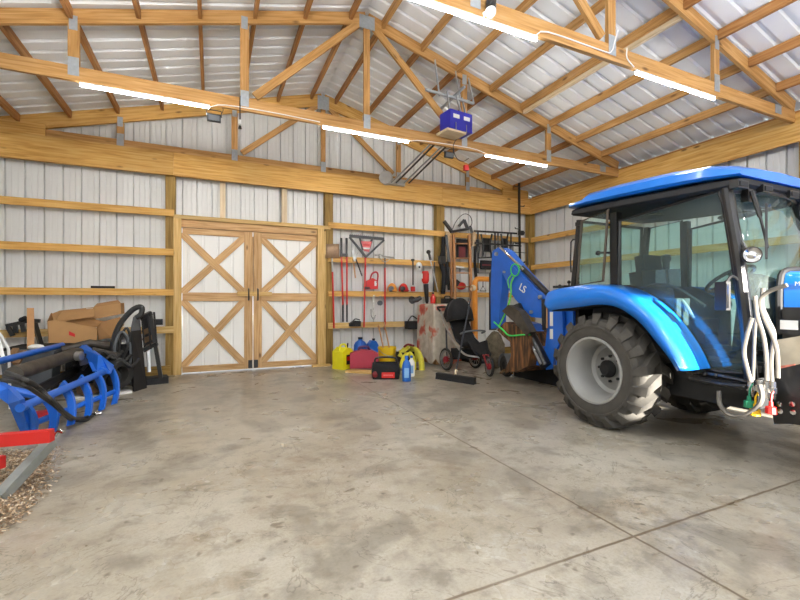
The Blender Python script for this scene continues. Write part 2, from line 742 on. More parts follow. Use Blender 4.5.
DX0, DX1, DZ = -.46, 1.80, 2.46     # door opening
mb = MB()
sheet_wall(mb, YB, XLP, DX0, 0, 0, 'X', 1, zroof)
sheet_wall(mb, YB, DX0, DX1, DZ + .03, 0, 'X', 1, zroof)
sheet_wall(mb, YB, DX1, XRP, 0, 0, 'X', 1, zroof)
o = structure(mb.build('wall_back', METALW, recalc=False, angle=15))
mb = MB()
sheet_wall(mb, XRP, YF, YB, 0, zroof(XRP) + .02, 'Y', 1)
structure(mb.build('wall_right', METALW, recalc=False, angle=15))
mb = MB()
sheet_wall(mb, XLP, YF, YB, 0, zroof(XLP) + .02, 'Y', -1)
structure(mb.build('wall_left', METALW, recalc=False, angle=15))
# front wall with the open overhead doorway the tractor faces
OX0, OX1, OZ = 3.22, 5.25, 3.05
mb = MB()
zf_ = lambda x: zroof(x) + .06
sheet_wall(mb, YF, XLP, OX0, 0, 0, 'X', -1, zf_)
sheet_wall(mb, YF, OX0, OX1, OZ, 0, 'X', -1, zf_)
sheet_wall(mb, YF, OX1, XRP, 0, 0, 'X', -1, zf_)
structure(mb.build('wall_front', METALW, recalc=False, angle=15))
# roof sheets, ribs running down the slope
mb = MB()
for sgn in (-1, 1):
    xe = XLP - .25 if sgn < 0 else XRP + .25
    pr = rib_profile(YF, YB + .05, depth=.03, minor=False, w=1.0)
    A = [(RX, t, zroof(RX) + .012 + d) for t, d in pr]
    B = [(xe, t, zroof(xe) + .012 + d) for t, d in pr]
    mb.strip(A, B)
structure(mb.build('ceiling', ROOFM, recalc=False, angle=15))

# ------------------------------------------------------------------ posts, beams, girts
G_POST = 'treated posts in the walls'


def single(name, mb, mat, label, cat, group=None, **kw):
    return tag(mb.build(name, mat, **kw), label, cat, group)


for x0, x1, lab in ((-.69, -.545, 'brown treated post left of the double doors'),
                    (1.95, 2.10, 'brown treated post right of the double doors beside the tools'),
                    (4.355, 4.545, 'brown treated post between the hanging tools and the wooden ladder'),
                    (6.86, 7.03, 'brown treated post in the far right corner')):
    mb = MB()
    mb.box((x0, 7.745, 0), (x1, 7.885, 3.6))
    single('wall_post', mb, TREATED, lab, 'post', G_POST, smooth=False)
mb = MB()
mb.box((6.87, 2.62, 0), (7.03, 2.77, 3.6))
single('wall_post', mb, TREATED, 'brown treated post in the right wall beyond the tractor windscreen', 'post', G_POST, smooth=False)

# header beams (two boards butted over the post)
h = thing('header_beam', (1.9, 7.71, 3.25), 'long golden pine header beam across the back wall above the doors', 'beam')
for a, b in ((XL, -.57), (-.567, 4.45), (4.453, XR)):
    mb = MB()
    mb.box((a, 7.67, 3.25), (b, 7.74, 3.62))
    mb.build('beam_board', PINE, h, smooth=False, bevel=.004)
h = thing('header_beam', (6.86, 2, 3.25), 'golden pine header beam along the right wall above the tractor', 'beam')
for a, b in ((YF + .1, 2.7), (2.703, 7.67)):
    mb = MB()
    mb.box((XR, a, 3.25), (XR + .038, b, 3.62))
    mb.build('beam_board', PINE, h, smooth=False, bevel=.004)
    mb = MB()
    mb.box((XR + .045, a, 3.55), (XR + .2, b, 3.66))
    mb.build('top_plate', PURLIN, h, smooth=False)

GZ = {1: (2.59, 2.70), 2: (1.95, 2.06), 3: (1.30, 1.405), 4: (.69, .80)}
WORDS = {1: 'top', 2: 'second', 3: 'third', 4: 'fourth'}
for k, (z0, z1) in GZ.items():
    for a, b, where in ((XLP + .03, -.56, 'left of the double doors'), (2.0, 4.45, 'behind the hanging red tools'), (4.452, 6.80, 'behind the ladder and climbing gear')):
        if k == 4 and a > 4:
            b = 5.0
        mb = MB()
        mb.box((a, 7.70, z0), (b, 7.742, z1))
        single('wall_girt', mb, PINE if k != 4 else JAMB, 'pine wall girt, %s from the top, %s' % (WORDS[k] if k > 1 else 'first', where), 'girt', 'wall girts', smooth=False, bevel=.004)
for k in (1, 2, 3):
    z0, z1 = GZ[k]
    mb = MB()
    mb.box((XR, -1.0, z0), (XR + .038, 7.66, z1))
    single('wall_girt', mb, PINE, 'pine wall girt, %s from the top, on the right wall behind the tractor' % (WORDS[k] if k > 1 else 'first'), 'girt', 'wall girts', smooth=False, bevel=.004)
mb = MB()
mb.box((XLP + .03, 7.72, 0), (-.62, 7.744, .16))
structure(mb.build('baseboard_left', TREATED, smooth=False))
mb = MB()
mb.box((2.12, 7.72, 0), (6.85, 7.744, .16))
structure(mb.build('baseboard_back', TREATED, smooth=False))
# short studs above the door
for x0, x1, lab in ((.128, .215, 'short pale stud above the left door leaf'), (1.165, 1.255, 'short pale stud above the right door leaf')):
    mb = MB()
    mb.box((x0, 7.80, 2.56), (x1, 7.885, 3.3))
    single('wall_stud', mb, PALE, lab, 'stud', smooth=False)

# ------------------------------------------------------------------ double barn doors
mb = MB()
mb.box((-.57, 7.70, 0), (DX0, 7.885, DZ + .10))
structure(mb.build('trim_2', JAMB, smooth=False, bevel=.004))
mb = MB()
mb.box((DX1, 7.70, 0), (DX1 + .115, 7.885, DZ + .10))
structure(mb.build('trim_3', JAMB, smooth=False, bevel=.004))
mb = MB()
mb.box((DX1 + .117, 7.69, .02), (1.945, 7.80, DZ + .06))
structure(mb.build('trim_4', JAMB, smooth=False, bevel=.004))
mb = MB()
mb.box((-.57, 7.70, DZ + .101), (2.04, 7.885, DZ + .165))
structure(mb.build('trim_5', JAMB, smooth=False, bevel=.004))
mb = MB()
mb.box((DX0 + .001, 7.76, DZ - .02), (DX1 - .001, 7.885, DZ + .10))
structure(mb.build('trim_6', DOORW, smooth=False))
mb = MB()
mb.box((1.68, 7.60, .0), (2.02, 7.69, .035))
single('wood_scrap', mb, JAMB, 'small wooden block on the floor under the right door jamb', 'wood scrap', smooth=False)

XM = .667


def door_leaf(nm, xa, xb, inner, outer):
    """inner = x of the meeting edge, outer = jamb edge"""
    root = bpy.data.objects.new(nm, None)
    COL.objects.link(root)
    root.location = ((xa + xb) / 2, 7.83, .02)
    WORLD[root.name] = V(root.location)
    structure(root)
    z0, z1 = .018, DZ - .03
    mb = MB()
    pr = rib_profile(xa, xb, step=.2286, depth=.010, phase=.1, minor=False)
    A = [(t, 7.835 + d, z0) for t, d in pr]
    B = [(t, 7.835 + d, z1) for t, d in pr]
    mb.strip(A, B)
    A = [(t, 7.86, z0) for t, d in pr]
    B = [(t, 7.86, z1) for t, d in pr]
    mb.strip(B, A)
    mb.build('panel', DOORP, root, recalc=False, angle=15)
    F, T = 7.795, 7.833
    s = 1 if inner > outer else -1
    zm0, zm1 = 1.21, 1.355

    def board(n, x0, zz0, x1, zz1):
        m_ = MB()
        m_.box((x0, F, zz0), (x1, T, zz1))
        m_.build(n, DOORW, root, smooth=False, bevel=.003)
    board('stile', inner - s * .14, z0, inner, z1)
    e = inner - s * .141
    board('rail', outer, z0, e, z0 + .10)
    board('rail', outer, zm0, e, zm1)
    board('rail', outer, z1 - .10, e, z1)
    for (a, b) in ((z0 + .10, zm0), (zm1, z1 - .10)):
        lo, hi = a + .045, b - .045
        xo, xi = outer + s * .045, e - s * .045
        w = .115
        p, q = V((xo, F + .02, lo)), V((xi, F + .02, hi))
        p2, q2 = V((xo, F + .02, hi)), V((xi, F + .02, lo))
        m_ = MB()
        m_.bar(p2, q2, .030, w, up=(q2 - p2).cross(V((0, 1, 0))), ext=.075)
        m_.build('brace', DOORW, root, smooth=False, bevel=.003)
        c = (p + q) / 2
        d = (q - p).normalized()
        for u, v in ((p - d * .075, c - d * .058), (c + d * .058, q + d * .075)):
            m_ = MB()
            m_.bar(u, v, .030, w, up=(q - p).cross(V((0, 1, 0))))
            m_.build('brace', DOORW, root, smooth=False, bevel=.003)
    hx = inner - s * .07
    m_ = MB()
    m_.tube([(hx, F, 1.23), (hx, F - .05, 1.24), (hx, F - .055, 1.29), (hx, F - .055, 1.36), (hx, F - .05, 1.42), (hx, F, 1.43)], .012, 8)
    m_.build('handle', BLACK, root)
    m_ = MB()
    m_.box((inner - s * .075, F - .012, .03), (inner - s * .006, F - .001, .17))
    m_.build('latch_plate', BLACK, root, smooth=False, bevel=.003)
    return root


dl = door_leaf('door_1', DX0 + .012, XM - .008, XM - .008, DX0 + .012)
dr = door_leaf('door_2', XM + .006, DX1 - .008, XM + .006, DX1 - .008)
mb = MB()
mb.box((XM - .05, 7.862, 1.3), (XM + .05, 7.88, DZ - .1))  # backing strip added to stop daylight in the upper door gap
structure(mb.build('trim_7', DOORW, smooth=False))
mb = MB()
mb.box((.40, 7.752, 1.30), (.98, 7.792, 1.375))
single('door_bar', mb, JAMB, 'short wooden latch bar lying across the two barn doors', 'bar', smooth=False, bevel=.003)

# ------------------------------------------------------------------ roof trusses
WX_ = [RX - 3.23, RX - 1.56, RX, RX + 1.56, RX + 3.23]


def truss(Y, label, gable=False, x_from=XL, x_to=XR - .001):
    t = thing('roof_truss', (RX, Y, 3.5), label, 'roof truss', 'roof trusses')
    th = .04
    zb = 3.5 if not gable else 3.6
    cd = .15
    tcd = .15 if not gable else .22
    oy = 0
    # bottom chord
    mb = MB()
    mb.bar((x_from, Y, zb + cd / 2), (x_to, Y, zb + cd / 2), th, cd)
    mb.build('bottom_chord', TRUSS, t, smooth=False, bevel=.003)
    for s in (-1, 1):
        xe = x_from if s < 0 else x_to
        mb = MB()
        a = V((RX, 0, zroof(RX) - .005))
        b = V((xe, 0, zroof(xe) - .005))
        d = (b - a).normalized()
        nrm = V((0, 1, 0)).cross(d)
        if nrm.z > 0:
            nrm = -nrm
        poly = [a, b, b + V((0, 0, -tcd * 1.03)), a + V((0, 0, -tcd * 1.03))]
        poly = [p + V((0, Y - th / 2, 0)) for p in poly]
        # uv along the chord: use a bar, clipped by the ridge
        mb.bar(a + V((0, Y, -tcd * .515)) + d * .012, b + V((0, Y, -tcd * .515)), th, tcd, up=-nrm)
        mb.build('top_chord', TRUSS if not gable else PINE, t, smooth=False, bevel=.003)
    zt = lambda x: zroof(x) - .005 - tcd * 1.03
    for i, x in enumerate(WX_):
        mb = MB()
        w = .10 if i != 2 else .085
        mb.bar((x, Y, zb + cd), (x, Y, zt(x) - (.03 if i == 2 else .005)), w, th * .95, up=(0, 1, 0))
        mb.build('king_post' if i == 2 else 'web', TRUSS, t, smooth=False, bevel=.002)
    zf = zb + cd
    for s in (-1, 1):
        mb = MB()
        p0 = V((RX + s * 1.44, Y, zf + .05))
        p1 = V((RX + s * .10, Y, zt(RX) - .01))
        mb.bar(p0, p1, th * .92, .095, up=(0, 0, 1))
        mb.build('web', TRUSS, t, smooth=False, bevel=.002)
    # toothed plates on both faces

    def plate(x0, z0, x1, z1):
        for sy in (-1, 1):
            mb = MB()
            mb.rbox(((x0 + x1) / 2, Y + sy * (th / 2 + .0035), (z0 + z1) / 2), (x1 - x0, .003, z1 - z0))
            mb.build('gusset_plate', STEEL, t, smooth=False)
    plate(RX - .11, zt(RX) - .08, RX + .11, zroof(RX) - .06)
    for i, x in enumerate(WX_):
        plate(x - .048, zb + .05, x + .048, zb + cd + .09)
        if i != 2:
            plate(x - .038, zt(x) - .07, x + .035, zt(x) + .08)
    if gable:
        for s in (-1, 1):
            xe = x_from if s < 0 else x_to
            mb = MB()
            mb.box((xe, Y - .045, 3.60), (xe - s * .75, Y - .021, zroof(xe) + .03))
            mb.build('heel_block', PINE, t, smooth=False)
    for x in (RX - 4.55, RX + 4.5):
        plate(x - .07, zb + .04, x + .07, zb + .15)
    return t


Y1, Y2, Y3 = 7.79, 5.36, 2.81
truss(Y1, 'gable truss in the back wall above the header beam', gable=True, x_from=XL, x_to=XR)
truss(Y2, 'middle roof truss carrying three light tubes in front of the doors')
truss(Y3, 'nearest roof truss crossing the top right of the photo')

# purlins between the trusses
ORD = ['first', 'second', 'third', 'fourth', 'fifth', 'sixth', 'seventh', 'eighth']
for bay, (ya, yb) in enumerate(((Y2 + .025, Y1 - .05), (Y3 + .025, Y2 - .025), (.4, Y3 - .025))):
    bn = ('between gable truss and middle truss', 'between middle truss and nearest truss', 'in front of nearest truss')[bay]
    for s in (-1, 1):
        for k in range(8):
            off = .23 + .605 * k
            if bay == 2 and (s < 0 or k < 2):
                continue
            if bay == 1 and s < 0 and k > 6:
                continue
            x = RX + s * off
            mb = MB()
            zt_ = zroof(x)
            mb.bar((x, ya, zt_ - .06), (x, yb, zt_ - .06), .042, .105)
            single('roof_purlin', mb, PURLIN if not (bay == 1 and s > 0) else TRUSS, '%s purlin %s of ridge, %s' % (ORD[k], 'left' if s < 0 else 'right', bn), 'purlin', 'roof purlins', smooth=False)
mb = MB()
x = RX + .23 + .605 * 4 + .045
mb.bar((x, Y3 + .03, zroof(x) - .085), (x, Y2 - .03, zroof(x) - .085), .04, .14)
single('roof_board', mb, PALE, 'whitish new board beside a purlin between the two nearer trusses', 'board', smooth=False)

# ------------------------------------------------------------------ lamps
def led(xa, xb, Y, label):
    t = thing('tube_light', ((xa + xb) / 2, Y, 3.49), label, 'light', 'tube lights under the trusses')
    mb = MB()
    mb.box((xa, Y - .018, 3.483), (xb, Y + .008, 3.499))
    mb.build('housing', WHITEP, t, bevel=.004)
    mb = MB()
    ring = []
    mb.tube([(xa + .01, Y - .006, 3.468), (xb - .01, Y - .006, 3.468)], .0135, 14)
    mb.build('diffuser', LED, t)


led(-1.26, -.02, Y2, 'leftmost lit tube light, under the middle truss')
led(1.31, 2.55, Y2, 'lit tube light at the centre of the middle truss')
led(3.87, 5.12, Y2, 'lit tube light on right part of the middle truss, below the blue box')
led(1.30, 2.57, Y3, 'lit tube light at the top edge on the nearest truss')
led(3.83, 5.13, Y3, 'lit tube light above the tractor cab on the nearest truss')

# unseen point lamps added to fill the room, most behind the camera
for i, (x, y) in enumerate(((-.6, Y3), (-.6, .2), (1.93, .2), (4.5, .2), (-.6, -2.3), (1.93, -2.3), (4.5, -2.3))):
    ld = bpy.data.lights.new('fill_lamp', 'POINT')
    ld.shadow_soft_size = .12
    ld.energy = FILL_W * (.6 if abs(y - .2) < .1 else 1.0)
    ld.color = (.99, .99, .985)
    lo = bpy.data.objects.new('fill_lamp', ld)
    COL.objects.link(lo)
    lo.location = (x, y, 3.36)

# security flood lamp on the nearest truss
t = thing('flood_lamp', WY(491, 12, Y3 - .05), 'black and white spot lamp fixed to the nearest truss', 'lamp')
c = WY(491, 4, Y3 - .06)
mb = MB()
mb.lathe([(0, .04), (.035, .04), (.042, .02), (.042, -.025), (0, -.025)], c, (0, 0, 1), 16)
mb.build('lamp_base', BLACK, t)
c = WY(491, 13, Y3 - .07)
mb = MB()
mb.lathe([(0, .0), (.04, .005), (.045, .025), (.03, .05), (0, .055)], c, (.2, .5, .7), 16)
mb.build('lamp_head', WHITEP, t)
mb = MB()
mb.tube([c + V((-.02, 0, .03)), c + V((-.07, -.0, -.02)), c + V((-.06, .01, -.05))], .006, 6)
mb.build('bracket', WHITEP, t)

# small work lights hanging off the middle truss
for (px, py, lab) in ((214, 118, 'small black frame work light hanging from the middle truss left of centre'),
                      (449, 155, 'small black work light hanging under the blue box')):
    c = WY(px, py, Y2 + .05)
    t = thing('work_light', c, lab, 'work light')
    mb = MB()
    mb.rbox(c, (.15, .03, .09), 0, .25)
    mb.build('lamp_body', BLACKM, t, bevel=.008)
    mb = MB()
    mb.rbox(c + V((0, -.021, -.004)), (.12, .006, .06), 0, .25)
    mb.build('lens', GREY, t)
    mb = MB()
    mb.tube([c + V((-.08, .0, .02)), c + V((-.08, .02, .10)), c + V((.08, .02, .10)), c + V((.08, .0, .02))], .006, 6)
    mb.tube([c + V((.08, 0, .06)), c + V((.1, 0, .12)), c + V((.06, 0, .18))], .004, 5, smooth=4)
    mb.build('bracket', BLACK, t)
c = WY(240, 100, Y2 - .03)
t = thing('pull_cord', c, 'black cord with white connector hanging from the middle truss', 'cord')
mb = MB()
a, b_ = WY(240, 96, Y2 - .03), WY(240, 124, Y2 - .03)
mb.tube([a, b_], .006, 6)
mb.lathe([(0, .0), (.012, 0), (.022, -.035), (0, -.04)], b_ + V((0, 0, -.02)), (0, 0, 1), 10)
mb.build('cord', BLACKM, t)
mb = MB()
mb.tube([b_, b_ + V((0, 0, .05))], .013, 8)
mb.build('connector', WHITEP, t)

# white cables stapled along the trusses
def cable(pts, label, r=.006):
    mb = MB()
    mb.tube(pts, r, 6, smooth=3)
    single('electric_cable', mb, WHITEP, label, 'cable')


cable([WY(535, 36, Y3 - .026), WY(548, 32, Y3 - .027), WY(600, 50, Y3 - .027), WY(611, 52, Y3 - .03), WY(615, 40, Y3 - .03), WY(618, 30, Y3 - .03)], 'white cable stapled along the nearest truss right of the first tube light')
cable([WY(627, 48, Y3 - .027), WY(627, 58, Y3 - .027), WY(634, 67, Y3 - .027)], 'short white cable dropping to the tube light above the cab')
cable([WY(210, 107, Y2 - .026), WY(225, 105, Y2 - .027), WY(270, 112, Y2 - .027), WY(320, 122, Y2 - .027)], 'white cable between the left and centre tube lights')
cable([WY(409, 141, Y2 - .026), WY(425, 141, Y2 - .027), WY(470, 148, Y2 - .027), WY(485, 153, Y2 - .027)], 'white cable between the centre and right tube lights')

# ------------------------------------------------------------------ hoist / opener with blue motor box
t = thing('door_opener', V((3.2, 5.4, 3.65)), 'opener with blue motor box and steel rods reaching down to the header beam', 'opener')
yb0 = 5.08
bl, br = WY(443, 122, yb0), WY(476, 128, yb0)
cx = (bl.x + br.x) / 2
cz = (WY(460, 112, yb0).z + WY(460, 131, yb0).z) / 2
hh = WY(460, 112, yb0).z - WY(460, 131, yb0).z
mb = MB()
mb.rbox((cx, yb0 + .1, cz), (.40, .24, hh), .12)
mb.build('motor_box', DKBLUE, t, bevel=.012)
for dx in (-.09, .10):
    mb = MB()
    mb.rbox((cx + dx + .012, yb0 - .023 + dx * .12, cz + .05), (.11, .004, .055), .12)
    mb.build('paper_label', LABEL, t)
    mb = MB()
    mb.tube([(cx + dx, yb0 - .03 + dx * .12, cz - .04), (cx + dx, yb0 - .035 + dx * .12, cz - hh / 2 - .02)], .006, 6)
    mb.build('pull_ring', STEELB, t)
mb = MB()
mb.rbox((cx - .08, yb0 + .1, cz - hh / 2 - .02), (.34, .26, .03), .12)
mb.build('support_board', PALE, t)
top = cz + hh / 2
for a, b_ in (((cx - .16, yb0 + .02), (cx - .20, yb0 + .02)), ((cx + .05, yb0 + .04), (cx - .05, yb0 + .04)), ((cx + .17, yb0 + .1), (cx + .10, yb0 + .1))):
    mb = MB()
    mb.bar((a[0], a[1], top), (b_[0], b_[1], top + .27), .03, .012)
    mb.build('hanger_strut', STEEL, t)
mb = MB()
mb.bar((cx - .52, yb0 + .06, top + .24), (cx + .28, yb0 + .06, top + .2), .03, .03)
mb.bar((cx - .05, yb0 - .2, top + .26), (cx - .05, yb0 + .5, top + .22), .03, .03)
mb.build('cross_strut', STEEL, t)
for sx in (-.30, .05, .28):
    mb = MB()
    xx = cx + sx
    mb.bar((xx, yb0 + .06, top + .2), (xx + .05, yb0 + .3, zroof(xx + .05) - .02), .02, .02)
    mb.build('hanger_strut', STEEL, t)
for (u, l) in ((443, 391), (447, 396), (457, 404), (461, 409)):
    mb = MB()
    p, q = WY(u, 132, 5.42), WY(l, 183, 7.60)
    p = p + (p - q).normalized() * .12
    mb.tube([p, q], .016, 8)
    mb.build('steel_rod', BLACK if u in (447, 461) else STEEL, t)
c = WY(386, 179, 7.62)
mb = MB()
mb.lathe([(0, -.05), (.13, -.05), (.135, -.03), (.10, -.02), (.10, .02), (.135, .03), (.13, .05), (0, .05)], c + V((.0, 0, .02)), (.6, 1, 0), 22)
mb.rbox(c + V((.22, .01, -.04)), (.36, .10, .12))
mb.build('pulley', STEELB, t)
mb = MB()
p = WY(462, 133, 5.3)
mb.tube([p, p + V((-.15, 0, -.2)), p + V((-.1, 0, -.38)), p + V((.02, 0, -.42)), p + V((.12, 0, -.36))], .006, 6, smooth=4)
mb.build('loop_cable', BLACK, t)
mb = MB()
mb.rbox(WY(466, 168, 5.5), (.07, .05, .08))
mb.build('red_grip', RED, t, bevel=.01)
# ------------------------------------------------------------------ tractor (backed in, nose towards the open doorway)
TC = 4.2


def mx(x):
    return 2 * TC - x


T = thing('tractor', (TC, 2.2, 0), 'blue compact tractor with a glazed black cab parked along the right wall', 'tractor')


def wheel(name, xo, sgn, cy, R, W, rimR, lugs, parent):
    """xo = outer face x, sgn = +1 if the wheel extends to +x from its outer face"""
    cz = R - .005
    o = V((xo, cy, cz))
    ax = V((sgn, 0, 0))
    mb = MB()
    prof = [(rimR, .03), (rimR + .02, .008), (rimR + .06, .0), (R - .12, .004), (R - .08, .03), (R - .06, .07), (R - .055, W / 2), (R - .06, W - .07),
            (R - .08, W - .03), (R - .12, W - .004), (rimR + .06, W), (rimR, W - .03)]
    mb.lathe(prof, o, ax, 64, closed=True)
    # ring moulded on the sidewall
    mb.lathe([(rimR + .10, .002), (rimR + .105, -.006), (rimR + .12, -.006), (rimR + .125, .002)], o, ax, 64)

    def pt(x, a, r):
        return o + ax * x + V((0, math.cos(a), math.sin(a))) * r
    st = 2 * PI / lugs
    for side in (0, 1):
        for k in range(lugs):
            a0 = st * (k + .5 * side)
            w = st * .27
            xs = [W * .52, W * .26, .045, .012]
            aa = [a0, a0 + st * .30, a0 + st * .62, a0 + st * .70]
            rb = [R - .07, R - .07, R - .09, R - .14]
            rt = [R, R, R - .012, R - .10]
            rows = []
            for x, a, b0, t0 in zip(xs, aa, rb, rt):
                X = x if side == 0 else W - x
                ww = w * (1.05 if x > .03 else .8)
                if x == .012:
                    X = -.004 if side == 0 else W + .004
                rows.append([pt(X, a - ww, b0), pt(X, a - ww * .85, t0), pt(X, a + ww * .85, t0), pt(X, a + ww, b0)])
            mb.grid(rows)
            for r in (rows[0], rows[-1]):
                mb.face([mb.bm.verts.new(p) for p in r])
    ty = mb.build(name, TYRE, parent, angle=30)
    mb = MB()
    mb.lathe([(rimR, .055), (rimR + .018, .02), (rimR + .012, .004), (rimR - .008, .004), (rimR - .02, .03), (rimR - .03, .07), (rimR - .05, .10), (rimR - .055, W * .68),
              (rimR - .09, W * .72), (rimR * .45, W * .66), (rimR * .4, W * .62), (.09, W * .62), (.085, W * .55), (0, W * .55)], o, ax, 48)
    mb.build('rim', RIMG, ty)
    mb = MB()
    mb.lathe([(.085, W * .63), (.085, W * .5), (.07, W * .46), (.05, W * .40), (0, W * .39)], o, ax, 24)
    for k in range(8):
        a = 2 * PI * k / 8
        c = o + ax * (W * .6) + V((0, math.cos(a), math.sin(a))) * (rimR * .40)
        mb.lathe([(.014, .02), (.014, -.012), (0, -.014)], c, ax, 6)
    mb.build('hub', BLACKM, ty)
    return ty


RW = .55
wheel('rear_wheel', 3.30, 1, 2.87, RW, .42, .305, 18, T)
wheel('rear_wheel', mx(3.30), -1, 2.87, RW, .42, .305, 18, T)
wheel('front_wheel', 3.48, 1, .95, .37, .27, .20, 16, T)
wheel('front_wheel', mx(3.48), -1, .95, .37, .27, .20, 16, T)

# chassis
mb = MB()
mb.rbox((TC, 2.2, .62), (.46, 2.3, .34))
mb.rbox((TC, 2.87, .58), (.62, .42, .44))
mb.rbox((TC, .6, .60), (.40, 1.3, .26))
mb.build('chassis', BLACKM, T, bevel=.03)
for s in (-1, 1):  # boxes added under the cab to block sun reaching the floor behind
    mb = MB()
    mb.rbox((TC + s * .36, 2.08, .52), (.26, .62, .28))
    mb.build('sun_block_box', BLACKM, T, bevel=.03)
mb = MB()
mb.tube([(3.7, 2.87, .545), (mx(3.7), 2.87, .545)], .10, 14)
mb.build('rear_axle', BLACKM, T)
mb = MB()
mb.tube([(3.72, .95, .365), (mx(3.72), .95, .365)], .06, 12)
mb.rbox((TC, .95, .42), (.2, .2, .22))
mb.build('front_axle', BLACKM, T)

# fenders
FO = [(543, 302), (545, 294), (551, 290), (570, 286.5), (592, 285), (613, 289), (634, 300), (653, 317), (668, 338), (678, 355), (685, 371)]
FI = [(549, 311), (556, 309.5), (564, 308.5), (578, 307), (598, 304.5), (613, 306), (626, 312), (641, 324), (656, 342), (668, 357), (677, 371)]
for side in (0, 1):
    fx = (lambda x: x) if side == 0 else mx
    o_ = [WX(px, py, 3.32) for px, py in FO]
    i_ = [WX(px, py, 3.32) for px, py in FI]
    o_ = catmull(o_, 4)
    i_ = catmull(i_, 4)
    rows = []
    for a, b in zip(o_, i_):
        up = (a - b).normalized()
        rows.append([V((fx(3.33), b.y, b.z)), V((fx(3.318), (b.y + a.y) / 2, (b.z + a.z) / 2)), V((fx(3.325), a.y, a.z)) - up * .03,
                     V((fx(3.345), a.y, a.z)) - up * .008, V((fx(3.38), a.y, a.z)), V((fx(3.635), a.y, a.z)) + up * .005])
    mb = MB()
    mb.grid(rows)
    mb.build('fender', BLUE, T, solid=.012, angle=50)
    mb = MB()
    rows = [[V((fx(3.36), b.y, b.z - .0)), V((fx(3.8), b.y, b.z - .0))] for b in i_]
    mb.grid(rows)
    mb.build('fender_liner', BLACKM, T, solid=.01)

# cab frame
XN, XF = 3.65, mx(3.65)
NA = [WX(726, 186, XN), WX(738, 255, XN), WX(746, 320, XN), WX(751, 379, XN)]
for side in (0, 1):
    f = (lambda p: p) if side == 0 else (lambda p: V((mx(p.x), p.y, p.z)))
    mb = MB()
    mb.tube([f(p) for p in NA], .042, 10, smooth=4)
    mb.build('front_pillar', BLACK, T)
    mb = MB()
    mb.bar(f(WX(615.5, 213, XN)), f(WX(616, 290, XN)), .075, .07, up=(1, 0, 0))
    mb.build('middle_pillar', BLACK, T, bevel=.012)
    mb = MB()
    mb.bar(f(WX(580, 220, XN)), f(WX(574, 288, XN)), .05, .05, up=(1, 0, 0))
    mb.build('rear_pillar', BLACK, T, bevel=.012)
    # black lower sill and shell behind the fender
    mb = MB()
    poly = [WX(617, 284, XN + .02), WX(640, 292, XN + .02), WX(662, 316, XN + .02), WX(678, 345, XN + .02), WX(688, 370, XN + .02), WX(752, 381, XN + .02), WX(752, 386, XN + .02), WX(680, 377, XN + .02),
            WX(655, 345, XN + .02), WX(625, 312, XN + .02), WX(580, 300, XN + .02), WX(574, 286, XN + .02)]
    poly = [f(p) for p in poly]
    mb.prism(poly, (.02 if side == 0 else -.02, 0, 0))
    mb.build('cab_sill', BLACK, T)

# roof: blue cap over a black soffit
def loft_roof(secs, crown, inset=0.0):
    rows = []
    for Y, zb, zt, ins in secs:
        x0, x1 = 3.54 + ins + inset, mx(3.54) - ins - inset
        h = zt - zb
        rows.append([(x0 + .03, Y, zb), (x0, Y, zb + h * .15), (x0 + .012, Y, zt - h * .35), (x0 + .06, Y, zt - h * .06), (x0 + .2, Y, zt + crown * .6), (TC, Y, zt + crown),
                     (x1 - .2, Y, zt + crown * .6), (x1 - .06, Y, zt - h * .06), (x1 - .012, Y, zt - h * .35), (x1, Y, zb + h * .15), (x1 - .03, Y, zb)])
    return rows


def cap(mb, rows):
    mb.grid(rows)
    mb.face([mb.bm.verts.new(V(p)) for p in rows[0]])
    mb.face([mb.bm.verts.new(V(p)) for p in rows[-1]])
    mb.strip([r[0] for r in rows], [r[-1] for r in rows])


mb = MB()
rows = loft_roof([(3.43, 2.233, 2.263, .05), (3.40, 2.228, 2.288, .02), (3.22, 2.223, 2.293, 0), (3.16, 2.223, 2.338, 0), (2.8, 2.208, 2.343, 0), (2.3, 2.183, 2.318, 0), (2.0, 2.163, 2.278, .0), (1.88, 2.153, 2.243, .02), (1.80, 2.158, 2.208, .07)], .03)
cap(mb, rows)
mb.build('roof', BLUE, T, angle=40)
mb = MB()
rows = loft_roof([(3.40, 2.148, 2.228, .06), (3.0, 2.118, 2.213, .03), (2.0, 2.073, 2.163, .03), (1.86, 2.078, 2.153, .06), (1.82, 2.108, 2.148, .1)], .0)
cap(mb, rows)
mb.build('roof_soffit', BLACKM, T, angle=40)
for x in (3.66, 4.0, mx(4.0), mx(3.66)):
    mb = MB()
    mb.rbox((x, 1.83, 2.09), (.14, .06, .06))
    o = mb.build('roof_light', BLACK, T, bevel=.012)
    mb = MB()
    mb.rbox((x, 1.797, 2.09), (.10, .006, .035))
    mb.build('lens', BLACKM, o)


def pane(name, pts, parent=T, th=.006, frame=.016, fm=BLACK):
    pts = [V(p) for p in pts]
    n = (pts[1] - pts[0]).cross(pts[-1] - pts[0]).normalized()
    mb = MB()
    mb.prism(pts, n * th)
    g = mb.build(name, GLASS, parent, smooth=False)
    if frame:
        mb = MB()
        mb.tube(pts, frame, 6, closed=True)
        mb.build(name + '_frame', fm, g)
    return g


door_px = [(620, 221), (660, 208.5), (690, 199.5), (719, 191), (724, 206), (732, 255), (741, 320), (748, 374), (720, 372), (689, 367), (680, 349), (664, 320), (646, 300), (630, 290), (619, 285)]
dn = [WX(px, py, XN - .005) for px, py in door_px]
pane('side_door_glass', dn)
pane('side_door_glass', [V((mx(p.x), p.y, p.z)) for p in dn])
